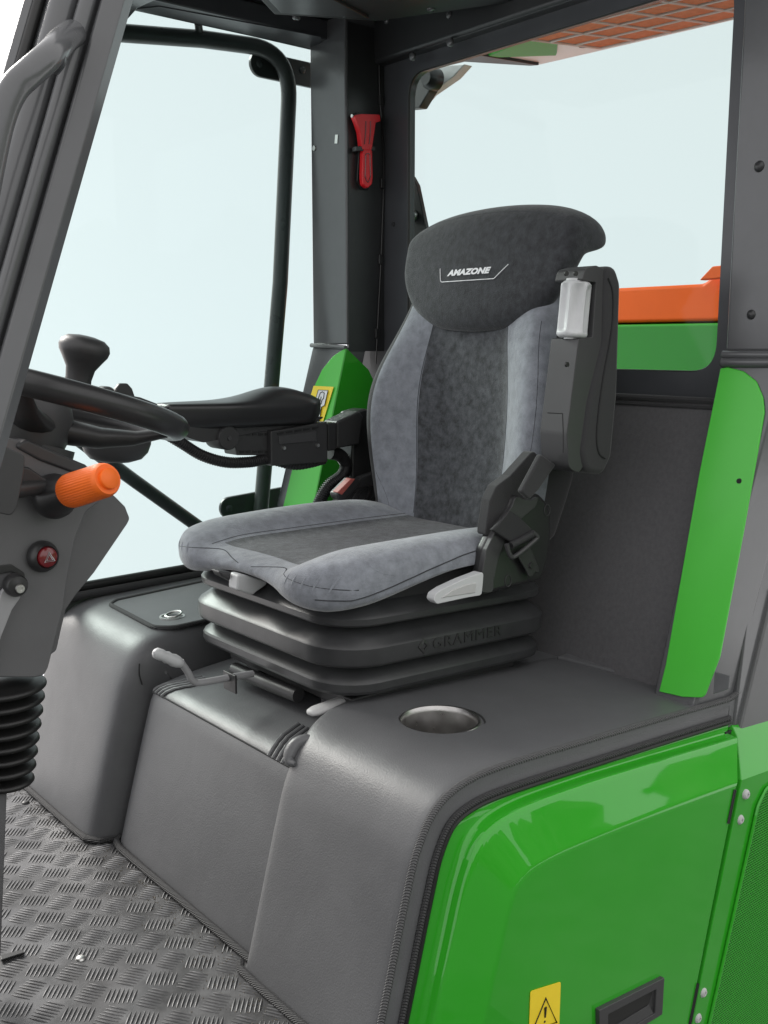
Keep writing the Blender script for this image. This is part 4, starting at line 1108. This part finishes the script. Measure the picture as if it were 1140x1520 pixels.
tube('grab_rail', gpath, 0.0122, M['paint_mid'], fp_, res=16)
tube('weld_bead', cr([ony(78, 66, 0.913), ony(88, 76, 0.905), ony(90, 92, 0.905), ony(80, 106, 0.912)], 5), 0.0045, M['paint'], fp_, res=8)

# ---------------------------------------------------------------- green body
dr = thing('body_hatch', 'glossy green body hatch with yellow warning label and recessed handle', 'hatch', (1.15, 0.9, -0.2))
K1 = [(0.735, -0.20), (0.788, 0.0), (0.832, 0.16), (0.862, 0.262), (0.898, 0.313), (0.965, 0.329), (1.10, 0.325), (1.25, 0.316), (1.545, 0.297)]
K2 = [(0.776, -0.20), (0.822, 0.0), (0.864, 0.150), (0.893, 0.245), (0.925, 0.296), (0.99, 0.314), (1.12, 0.3115), (1.26, 0.302), (1.535, 0.280)]
K3 = [(0.833, -0.20), (0.882, 0.0), (0.922, 0.136), (0.946, 0.208), (0.970, 0.236), (1.02, 0.246), (1.14, 0.244), (1.28, 0.237), (1.492, 0.2235)]
def rs(K, n=48):
    p = fillet([Vector(k) for k in K], [0, 0.2, 0.2, 0.08, 0.08, 0.1, 0.2, 0.2, 0], 6)
    # resample by share between the corner points so the rows correspond
    q = [Vector(k) for k in K]
    out = []
    for i in range(len(q) - 1):
        a, b, c, d = q[max(i - 1, 0)], q[i], q[i + 1], q[min(i + 2, len(q) - 1)]
        m_ = 6
        for k in range(m_):
            t = k / m_
            out.append(0.5 * ((2 * b) + (c - a) * t + (2 * a - 5 * b + 4 * c - d) * t * t + (3 * b - a - 3 * c + d) * t ** 3))
    return out + [q[-1]]
k1, k2, k3 = rs(K1), rs(K2), rs(K3)
def P3(pts, y): return [Vector((p.x, y, p.y)) for p in pts]
def mixp(a, b, t): return [p.lerp(q, t) for p, q in zip(a, b)]
rows = [(k1, 0.945), (k1, 0.936), (mixp(k1, k2, 0.35), 0.9335), (mixp(k1, k2, 0.66), 0.9330), (mixp(k1, k2, 0.78), 0.9322), (mixp(k1, k2, 0.85), 0.9295), (mixp(k1, k2, 0.90), 0.9230), (mixp(k1, k2, 0.94), 0.9165), (mixp(k1, k2, 0.985), 0.9122), (mixp(k2, k3, 0.03), 0.9102),
        (mixp(k2, k3, 0.12), 0.9072), (mixp(k2, k3, 0.5), 0.8960), (mixp(k2, k3, 0.8), 0.8868), (mixp(k2, k3, 0.93), 0.8825), (mixp(k2, k3, 0.98), 0.8810), (mixp(k2, k3, 1.03), 0.8800), (mixp(k2, k3, 1.12), 0.8797)]
rings = [P3(p, y) for p, y in rows]
# flat field: shrink the last row towards the lower rear corner
last = mixp(k2, k3, 1.12)
anchor = Vector((1.30, -0.20))
for t in (0.25, 0.5, 0.75, 0.999):
    rings.append(P3([p.lerp(Vector((anchor.x + (p.x - anchor.x) * 0.0 + (0.10 if False else 0), anchor.y)), t) for p in last], 0.8797))
Vd, Fd = loft_geo(rings, False, False)
dpan = mk('door_skin', Vd, Fd, M['green'], dr, angle=70)
# the wedge of the flat field between the lower edge, the anchor and the gap
lastz = last[-1]
mk('door_skin', [(last[0].x, 0.8797, -0.20), (last[0].x, 0.8797, -0.45), (1.310, 0.8797, -0.45), (1.376, 0.8797, -0.20), (lastz.x, 0.8797, lastz.y), (1.3, 0.8797, -0.2)],
   [(0, 1, 2, 3, 5), (3, 4, 5)], M['green'], dr, smooth=False)
# rear edge return of the door
edge = [Vector((r[-1].x, r[-1].y, r[-1].z)) for r in rings[:16]] + [Vector((1.376, 0.8797, -0.20)), Vector((1.310, 0.8797, -0.45))]
mk('edge_return', edge + [e + Vector((0.002, 0.05, 0)) for e in edge], [(i, i + 1, i + 1 + len(edge), i + len(edge)) for i in range(len(edge) - 1)], M['green'], dr, angle=50)
# handle
hq = [onY for onY in [ony(885, 1497, 0.878), ony(982, 1449, 0.878), ony(979, 1503, 0.878), ony(886, 1560, 0.878)]]
def quad_in(q, fx, fy):
    a, b, c, d = q
    return (a.lerp(b, fx)).lerp(d.lerp(c, fx), fy)
ho = hq; hi_ = [quad_in(hq, 0.13, 0.2), quad_in(hq, 0.87, 0.2), quad_in(hq, 0.87, 0.85), quad_in(hq, 0.13, 0.85)]
dpt = Vector((0, 0.03, 0)); pr3 = Vector((0, -0.004, 0))
Vh = [p + Vector((0, 0.002, 0)) for p in ho] + [p + pr3 for p in ho] + [p + pr3 for p in hi_] + [p + dpt for p in hi_]
# cut the cavity through the door skin is not needed: the cup is proud and its floor slopes out
Vh = [p + Vector((0, 0.0015, 0)) for p in ho] + [p + Vector((0, -0.006, 0)) for p in ho] + [p + Vector((0, -0.006, 0)) for p in hi_] + [p + Vector((0, -0.0006, 0)) for p in hi_]
Fh = []
for k in range(3):
    for i in range(4): Fh.append((k * 4 + i, k * 4 + (i + 1) % 4, (k + 1) * 4 + (i + 1) % 4, (k + 1) * 4 + i))
Fh.append((12, 13, 14, 15))
hnd = mk('handle', Vh, Fh, M['plastic_mid'], dr, smooth=False, bevel=0.0012)
cav = slab('recess_shade', [p + Vector((0, -0.0008, 0)) for p in [quad_in(hq, 0.14, 0.21), quad_in(hq, 0.86, 0.21), quad_in(hq, 0.80, 0.55), quad_in(hq, 0.16, 0.60)]], (0, -0.0006, 0), M['rubber'], hnd, smooth=False)  # flat black plate, paints the shade in the upper part of the hollow
slab('recess_floor', [quad_in(hq, 0.16, 0.84) + Vector((0, -0.0042, 0)), quad_in(hq, 0.85, 0.84) + Vector((0, -0.0042, 0)), quad_in(hq, 0.79, 0.57) + Vector((0, -0.0015, 0)), quad_in(hq, 0.17, 0.62) + Vector((0, -0.0015, 0))], (0, -0.0006, 0), M['plastic_mid'], hnd, smooth=False)
# warning sticker
sq_ = [ony(787, 1471, 0.879), ony(832, 1457, 0.879), ony(829, 1540, 0.879), ony(784, 1556, 0.879)]
rsq = fillet(sq_, 0.004, 3, closed=True)
ws = slab('warning_label', rsq, (0, -0.0007, 0), M['yellow'], dr, smooth=False)
def inq(fx, fy, dyy=-0.0012): return quad_in(sq_, fx, fy) + Vector((0, dyy, 0))
tube('triangle', [inq(0.50, 0.20), inq(0.90, 0.70), inq(0.10, 0.70)], 0.0013, M['black_ink'], ws, res=6, closed=True)
tube('exclamation', [inq(0.50, 0.36), inq(0.50, 0.54)], [0.0022, 0.0012], M['black_ink'], ws, res=8)
lathe('exclamation', [(0, 0.0008), (0.0018, 0.0006), (0.002, -0.0006)], inq(0.50, 0.62, -0.0006), (0, -1, 0), M['black_ink'], ws, res=10)

# rear body panel with mesh
rp = thing('mesh_panel', 'green rear body panel with fine mesh and silver screws beside the hatch gap', 'panel', (1.55, 0.88, -0.2))
ga = [Vector((1.558, 0.2905)), Vector((1.548, 0.278)), Vector((1.503, 0.2235)), Vector((1.388, -0.20)), Vector((1.322, -0.45))]
gy = [0.936, 0.9195, 0.8800, 0.8797, 0.8797]
gb = [Vector((1.90, 0.262)), Vector((1.90, 0.250)), Vector((1.90, 0.195)), Vector((1.90, -0.20)), Vector((1.90, -0.45))]
rings = []
for t in (0, 0.004, 0.5, 1):
    rings.append([Vector((a.x + (b.x - a.x) * t, y + (0.0025 if t == 0 else 0), a.y + (b.y - a.y) * t)) for a, b, y in zip(ga, gb, gy)])
Vr, Fr = loft_geo(rings, False, False)
mk('panel_skin', Vr, Fr, M['green'], rp, angle=30)
mk('edge_return', [Vector((a.x, y + 0.001, a.y)) for a, y in zip(ga, gy)] + [Vector((a.x - 0.001, y + 0.06, a.y)) for a, y in zip(ga, gy)], [(i, i + 1, i + 6, i + 5) for i in range(4)], M['green_dark'], rp, smooth=False)
gap = slab('gap_gasket', [Vector((1.548, 0.93, 0.286)), Vector((1.511, 0.93, 0.22)), Vector((1.34, 0.93, -0.40)), Vector((1.31, 0.93, -0.40)), Vector((1.483, 0.93, 0.22)), Vector((1.53, 0.93, 0.286))], (0, 0.004, 0), M['rubber'], rp)
for q0, q1 in (((1091, 1172), (1081, 1222)), ((1036, 1460), (1024, 1520))):
    tube('gap_seal', [ony(*q0, 0.8785), ony(*q1, 0.8785)], 0.0028, M['rubber'], rp, res=8)
mo = [ony(*q, 0.8775) for q in [(1136, 1171), (1180, 1140), (1200, 1300), (1160, 1560), (1043, 1560), (1052, 1520), (1110, 1260), (1124, 1196)]]
mo = fillet(mo, [0.02, 0, 0, 0, 0, 0, 0, 0.03], 6, closed=True)
mb = slab('mesh_backing', mo, (0, 0.001, 0), M['mesh_hole'], rp, smooth=False)
tube('mesh_rim', [p + Vector((0, -0.001, 0)) for p in mo], 0.0030, M['green'], rp, res=6, closed=True)
# woven wire mesh as one part: thin ridges both ways inside the outline
def inside(p, poly):
    c = False; j = len(poly) - 1
    for i in range(len(poly)):
        a, b = poly[i], poly[j]
        if (a.z > p[1]) != (b.z > p[1]) and p[0] < (b.x - a.x) * (p[1] - a.z) / (b.z - a.z) + a.x: c = not c
        j = i
    return c
mv, mf = [], []
S = 0.0058
x0m, x1m = min(p.x for p in mo), max(p.x for p in mo); z0m, z1m = min(p.z for p in mo), max(p.z for p in mo)
ii = 0
zz = z0m
while zz < z1m:
    xx = x0m + (S / 2 if ii % 2 else 0)
    while xx < x1m:
        if inside((xx, zz), mo):
            # one mesh eye: a hexagonal rim
            k = len(mv)
            for rr, yy in ((0.62, -0.0003), (0.50, -0.0014), (0.37, -0.0006)):
                for h in range(6):
                    a = math.radians(60 * h + 30)
                    mv.append(Vector((xx + rr * S * math.cos(a), 0.8775 + yy, zz + rr * S * 0.9 * math.sin(a))))
            for q in range(2):
                for h in range(6): mf.append((k + q * 6 + h, k + q * 6 + (h + 1) % 6, k + (q + 1) * 6 + (h + 1) % 6, k + (q + 1) * 6 + h))
        xx += S
    zz += S * 0.79; ii += 1
ms = mk('wire_mesh', mv, mf, M['green_dark'], rp, smooth=False)
ms['kind'] = 'stuff'
scw = None
for q in ((1107, 1179), (1100, 1217), (1045, 1474), (1037, 1512)):
    p = ony(*q, 0.8785)
    if scw is None:
        scw = lathe('screw', [(0.0, 0.0028), (0.0028, 0.0028), (0.003, 0.0050), (0.006, 0.0045), (0.0082, 0.002), (0.0088, 0.0), (0.0088, -0.002)], p, (0, -1, 0), M['plastic_pale'], rp, res=18)
    else: inst(scw, 'screw', rp, p)

# ---------------------------------------------------------------- steering wheel and column
D1 = Vector((0.956, 0, -0.293)); NW = Vector((0.293, 0, 0.956)); D2 = NW.cross(D1)
WC = Vector((0.594, 1.5, 0.870)); WRr = 0.188
stw = thing('steering_wheel', 'black steering wheel with spinner knob in front of the seat', 'steering wheel', WC)
rim = [WC + (D1 * math.cos(a) + D2 * math.sin(a)) * WRr for a in [2 * math.pi * i / 72 for i in range(72)]]
tube('rim', rim, 0.0185, M['plastic_soft'], stw, res=18, closed=True)
lathe('hub', [(0.0, -0.1051), (0.0, -0.105), (0.045, -0.105), (0.058, -0.095), (0.066, -0.06), (0.066, -0.025), (0.060, -0.010), (0.0, -0.006)], WC - D1 * 0.03, NW, M['plastic_mid'], stw, res=32)
for a, nm in ((-18, 'spoke'), (112, 'spoke'), (232, 'spoke')):
    a = math.radians(a); dv = D1 * math.cos(a) + D2 * math.sin(a); tv = NW.cross(dv)
    rr_ = []
    for t, w, h, dz in ((0.03, 0.034, 0.020, -0.045), (0.08, 0.030, 0.017, -0.042), (0.13, 0.026, 0.012, -0.030), (0.17, 0.024, 0.009, -0.012), (0.195, 0.024, 0.007, -0.002)):
        rr_.append([WC + dv * t + NW * (dz + h * math.sin(b)) + tv * (w * math.cos(b)) for b in [2 * math.pi * k / 14 for k in range(14)]])
    loft(nm, rr_, M['plastic'], stw, angle=60)
kb_ = ony(113, 580, 1.56)
lathe('spinner_knob', [(0.0, -0.01), (0.021, -0.01), (0.0215, 0.004), (0.020, 0.02), (0.0225, 0.036), (0.031, 0.050), (0.0375, 0.060), (0.0395, 0.068), (0.037, 0.077), (0.028, 0.084), (0.012, 0.087), (0.0, 0.0875)], kb_, NW + Vector((-0.1, -0.12, 0)), M['plastic'], stw, res=36)

sc = thing('steering_console', 'grey plastic steering column with orange stalk, hazard button and rubber boot', 'steering column', (0.5, 1.45, 0.0))
def cp(q, y): return [ony(a, b, y) for a, b in q]
back_o = cp([(-60, 640), (60, 668), (118, 690), (172, 738), (186, 752), (193, 770), (189, 778), (140, 850), (112, 884), (98, 905), (92, 930), (84, 966), (75, 972), (-60, 985)], 1.44)
slab('rear_shell', fillet(back_o, 0.008, 3, closed=True), (0, 0.12, 0), M['column'], sc, bevel=0.006, seg=3)
front_o = cp([(-60, 640), (40, 655), (120, 690), (150, 728), (152, 742), (128, 760), (112, 800), (100, 860), (94, 905), (72, 990), (66, 1003), (50, 1006), (-60, 1005)], 1.40)
shell = slab('front_shell', fillet(front_o, 0.010, 3, closed=True), (0, 0.10, 0), M['column'], sc, bevel=0.008, seg=3)
slab('top_cover', fillet(cp([(20, 662), (40, 652), (85, 672), (128, 690), (150, 712), (120, 706), (60, 684)], 1.395), 0.004, 2, closed=True), (0, 0.13, 0), M['plastic_mid'], sc, bevel=0.004)
lathe('shaft_collar', [(0.0, -0.03), (0.050, -0.03), (0.055, -0.02), (0.055, -0.012), (0.046, -0.008), (0.046, 0.008), (0.0, 0.01)], ony(62, 668, 1.48), NW, M['plastic_mid'], sc, res=28)
# orange stalk
s0, s1 = ony(76, 738, 1.385), ony(160, 711, 1.262)
sx = (s1 - s0).normalized()
L0 = (s1 - s0).length
lathe('stalk_boot', [(0.0, 0.0), (0.030, 0.002), (0.032, 0.010), (0.031, 0.020), (0.026, 0.030), (0.0245, 0.044), (0.021, 0.056)], s0 - sx * 0.005, sx, M['plastic_soft'], sc, res=32)
og = []
for h, r in ((0.042, 0.019), (0.044, 0.0225), (0.050, 0.0235), (0.064, 0.0235), (L0 - 0.010, 0.0228), (L0 - 0.004, 0.0222), (L0, 0.020)):
    ring = []
    for j in range(120):
        a = 2 * math.pi * j / 120
        rib = 0.0005 * (1 if (j % 3) else -1) if 0.047 < h < L0 - 0.008 else 0
        t = Vector((0, 0, 1)); u = sx.cross(t).normalized(); v = sx.cross(u)
        ring.append(s0 + sx * h + (u * math.cos(a) + v * math.sin(a)) * (r + rib))
    og.append(ring)
grip = loft('orange_grip', og, M['orange_plastic'], sc, angle=50)
lathe('end_button', [(0.0, 0.007), (0.012, 0.0065), (0.0138, 0.005), (0.0142, 0.0), (0.0142, -0.004)], s0 + sx * L0, sx, M['orange_plastic'], grip, res=32)
tube('front_stalk', [ony(18, 728, 1.36), ony(66, 722, 1.37), ony(84, 730, 1.38)], [0.012, 0.010, 0.012], M['plastic'], sc, res=12)
slab('stalk_bracket', cp([(20, 690), (44, 694), (85, 722), (82, 732), (40, 716), (20, 724)], 1.365), (0, 0.02, 0), M['plastic'], sc, bevel=0.003)
# grey box end in the foreground
slab('stalk_housing', fillet(cp([(-20, 658), (2, 660), (38, 676), (36, 700), (26, 752), (18, 766), (-20, 758)], 1.30), 0.008, 3, closed=True), (0, 0.05, 0), M['plastic_mid'], sc, bevel=0.006, seg=3)
# hazard button
hz = ony(64, 826, 1.3935)
bezel = lathe('hazard_bezel', [(0.0, 0.010), (0.0145, 0.010), (0.016, 0.012), (0.0195, 0.009), (0.0225, 0.001), (0.0225, -0.004)], hz, (0.12, -1, 0.05), M['plastic_soft'], sc, res=36)
hzb = hz + Vector((0.12, -1, 0.05)).normalized() * 0.0105
lathe('button', [(0.0, 0.0075), (0.010, 0.0068), (0.0135, 0.0045), (0.0148, 0.0), (0.0148, -0.003)], hzb, (0.12, -1, 0.05), M['red_dark'], bezel, res=36)
hn = Vector((0.12, -1, 0.05)).normalized(); hu = Vector((1, 0.12, 0)).normalized(); hv = hn.cross(hu) * -1
if hv.z < 0: hv = -hv
tc_ = hzb + hn * 0.0078
for r in (0.0088, 0.0052):
    tri = [tc_ + hu * (r * math.cos(a)) + hv * (r * math.sin(a) - 0.001) for a in (math.radians(90), math.radians(210), math.radians(330))]
    tube('triangle', tri, 0.0009, M['white_ink'], bezel, res=5, closed=True)
# tilt lever with pivot
tl = slab('tilt_lever', fillet(cp([(2, 880), (18, 858), (34, 868), (30, 888), (18, 905), (2, 945), (-20, 1010), (-30, 1005), (-8, 920)], 1.387), 0.008, 3, closed=True), (0, 0.008, 0), M['lever'], sc, bevel=0.003)
lathe('pivot', [(0.0, 0.014), (0.0045, 0.014), (0.0075, 0.013), (0.0135, 0.012), (0.0155, 0.008), (0.016, 0.0), (0.016, -0.004)], ony(22, 868, 1.386), (0, -1, 0), M['plastic_soft'], sc, res=28)
lathe('pivot_screw', [(0.0, 0.0155), (0.003, 0.0155), (0.0032, 0.017), (0.0058, 0.017), (0.0066, 0.014)], ony(24, 871, 1.386), (0, -1, 0), M['zinc'], sc, res=16)
slab('pivot_recess', fillet(cp([(-15, 842), (18, 838), (36, 850), (40, 870), (34, 880), (20, 848), (-15, 856)], 1.396), 0.006, 3, closed=True), (0, 0.008, 0), M['plastic_soft'], sc, bevel=0.002)
# rubber boot
prof = []
zt, zb_ = ony(20, 1006, 1.45).z, ony(6, 1172, 1.45).z
nfold = 8
for i in range(nfold):
    z1 = zt - (zt - zb_) * i / nfold; z2 = zt - (zt - zb_) * (i + 1) / nfold
    R0 = 0.062 - 0.0035 * i
    for k, rr_ in ((0.02, -0.016), (0.16, -0.013), (0.26, -0.002), (0.38, 0.0025), (0.55, 0.003), (0.68, 0.0005), (0.78, -0.010), (0.90, -0.015)):
        prof.append((R0 + rr_, z1 + (z2 - z1) * k))
bxy = ony(-12, 1080, 1.45)
lathe('rubber_boot', [(0.0, prof[0][1])] + prof + [(0.0, prof[-1][1])], (0.4995 - 0.022, 1.455, 0), (0, 0, 1), M['rubber'], sc, res=40, angle=60)
ft = slab('foot_post', [ony(12, 1165, 1.43), ony(-40, 1165, 1.43), ony(-60, 1420, 1.43), ony(2, 1424, 1.43)], (0, 0.06, 0), M['column'], sc, bevel=0.004)
slab('foot_strap', [onz(0, 1421, 0.002), onz(34, 1412, 0.002), onz(36, 1417, 0.002), onz(2, 1428, 0.002)], (0, 0, 0.004), M['rubber'], sc, bevel=0.001)

# ---------------------------------------------------------------- seen through the rear window
hop = thing('hopper', 'orange and green hopper body seen through the rear window behind the armrest', 'hopper', (2.7, 2.2, 0.8))
slab('orange_tub', [(2.60, 1.2, 1.0105), (2.60, 3.1, 1.0105), (2.63, 3.1, 1.118), (2.63, 1.755, 1.118), (2.63, 1.69, 1.160), (2.63, 1.2, 1.162)], (0.6, 0, 0), M['orange'], hop, bevel=0.012, seg=3)
slab('green_tank', [(2.59, 1.2, 0.45), (2.59, 3.1, 0.45), (2.595, 3.1, 1.006), (2.595, 1.2, 1.006)], (0.6, 0, 0), M['green'], hop, bevel=0.01, seg=3)
slab('orange_lug', [(2.612, 1.735, 1.125), (2.612, 1.60, 1.13), (2.62, 1.60, 1.165), (2.62, 1.70, 1.162)], (-0.03, 0, 0), M['orange'], hop, bevel=0.004)

ov = thing('intake_screen', 'orange filter screen in a white frame overhanging behind the cab', 'screen', (2.4, 1.8, 1.75))
ZO = 1.75
def ozp(q, z=ZO): return [onz(a, b, z) for a, b in q]
# frame plate in true plan: a rectangle whose front edge runs across the vehicle
fr_o = ozp([(799, 97), (1160, 14), (1160, -60), (725, 62), (735, 80)])
slab('frame', fr_o, (0, 0, 0.05), M['white_paint'], ov, bevel=0.004)
a0, a1, a2, a3 = onz(808, 57, ZO), onz(893, 64, ZO), onz(1180, -12, ZO), onz(1120, -40, ZO)
A, B = onz(812, 58, ZO - 0.004), onz(890, 66, ZO - 0.004)
ex = Vector((0, -1, 0))
nrow, ncol = 3, 7
ux = (onz(890, 66, ZO) - onz(745, 86, ZO)); 
c00 = onz(893, 67, ZO - 0.004)
dy_ = onz(1098, 20, ZO - 0.004) - c00      # along the white edge
dx_ = onz(812, 57, ZO - 0.004) - c00       # across the screen
for i in range(ncol):
    for j in range(2):
        p0 = c00 + dy_ * (i * 0.27) + dx_ * (j * 0.98); 
        e1, e2 = dy_ * 0.25, dx_ * 0.90
        slab('filter_pad', [p0, p0 + e1, p0 + e1 + e2, p0 + e2], (0, 0, -0.006), M['filter'], ov, bevel=0.002)
for i in range(ncol + 1):
    p0 = c00 + dy_ * (i * 0.27 - 0.01)
    tube('frame_wire', [p0 + Vector((0, 0, -0.006)), p0 + dx_ * 1.9 + Vector((0, 0, -0.006))], 0.0045, M['white_paint'], ov, res=6)
for j in (0.0, 0.47, 0.94, 1.42):
    p0 = c00 + dx_ * j
    tube('frame_wire', [p0 + Vector((0, 0, -0.007)), p0 + dy_ * 1.9 + Vector((0, 0, -0.007))], 0.0035, M['white_paint'], ov, res=6)
lathe('plug', [(0, 0.003), (0.012, 0.003), (0.014, 0)], onz(866, 68, ZO), (0, 0, -1), M['rubber'], ov, res=16)
for q in ((970, 52), (1001, 45)):
    lathe('plug', [(0, 0.002), (0.006, 0.002), (0.007, 0)], onz(*q, ZO), (0, 0, -1), M['rubber'], ov, res=12)
gov = slab('body_cover', ozp([(718, 86), (800, 52), (829, 60), (826, 83), (735, 86)], 1.744), (0, 0, 0.03), M['green_dark'], None, bevel=0.004)
tag(gov, 'small green body cover seen overhead through the rear window', 'cover')
dpl = slab('dark_plate', ozp([(640, 104), (700, 80), (800, 97), (787, 98), (690, 92)], 1.742), (0, 0, 0.02), M['paint_dark'], None, bevel=0.002)
tag(dpl, 'thin dark plate overhead at the top edge of the rear window', 'plate')
br = thing('lamp_bracket', 'dark bracket with pale edge in the upper corner of the rear window', 'bracket', onx(640, 130, 1.9))
slab('dark_leaf', [onx(*q, 1.9) for q in [(600, 100), (640, 103), (640, 130), (622, 160), (600, 162)]], (0.03, 0, 0), M['plastic_mid'], br, bevel=0.003)
slab('pale_leaf', [onx(*q, 1.94) for q in [(632, 98), (690, 95), (672, 115), (636, 140), (628, 150)]], (0.03, 0, 0), M['white_paint'], br, bevel=0.003)
lathe('lamp', [(0.0, 0.02), (0.018, 0.02), (0.026, 0.010), (0.028, 0.0), (0.028, -0.02)], onx(640, 117, 1.895), (-1, 0, 0), M['plastic_soft'], br, res=24)
hb_ = thing('window_hinge', 'dark hinge plate with a silver bolt left of the headrest', 'hinge', onx(615, 330, 1.72))
slab('plate', [onx(*q, 1.72) for q in [(600, 255), (612, 262), (619, 275), (632, 338), (622, 370), (612, 430), (600, 440)]], (0.012, 0, 0), M['paint_dark'], hb_, bevel=0.002)
lathe('bolt', [(0.0, 0.010), (0.010, 0.010), (0.012, 0.008), (0.014, 0.0), (0.014, -0.002)], onx(614, 320, 1.719), (-1, 0, 0), M['zinc'], hb_, res=18)
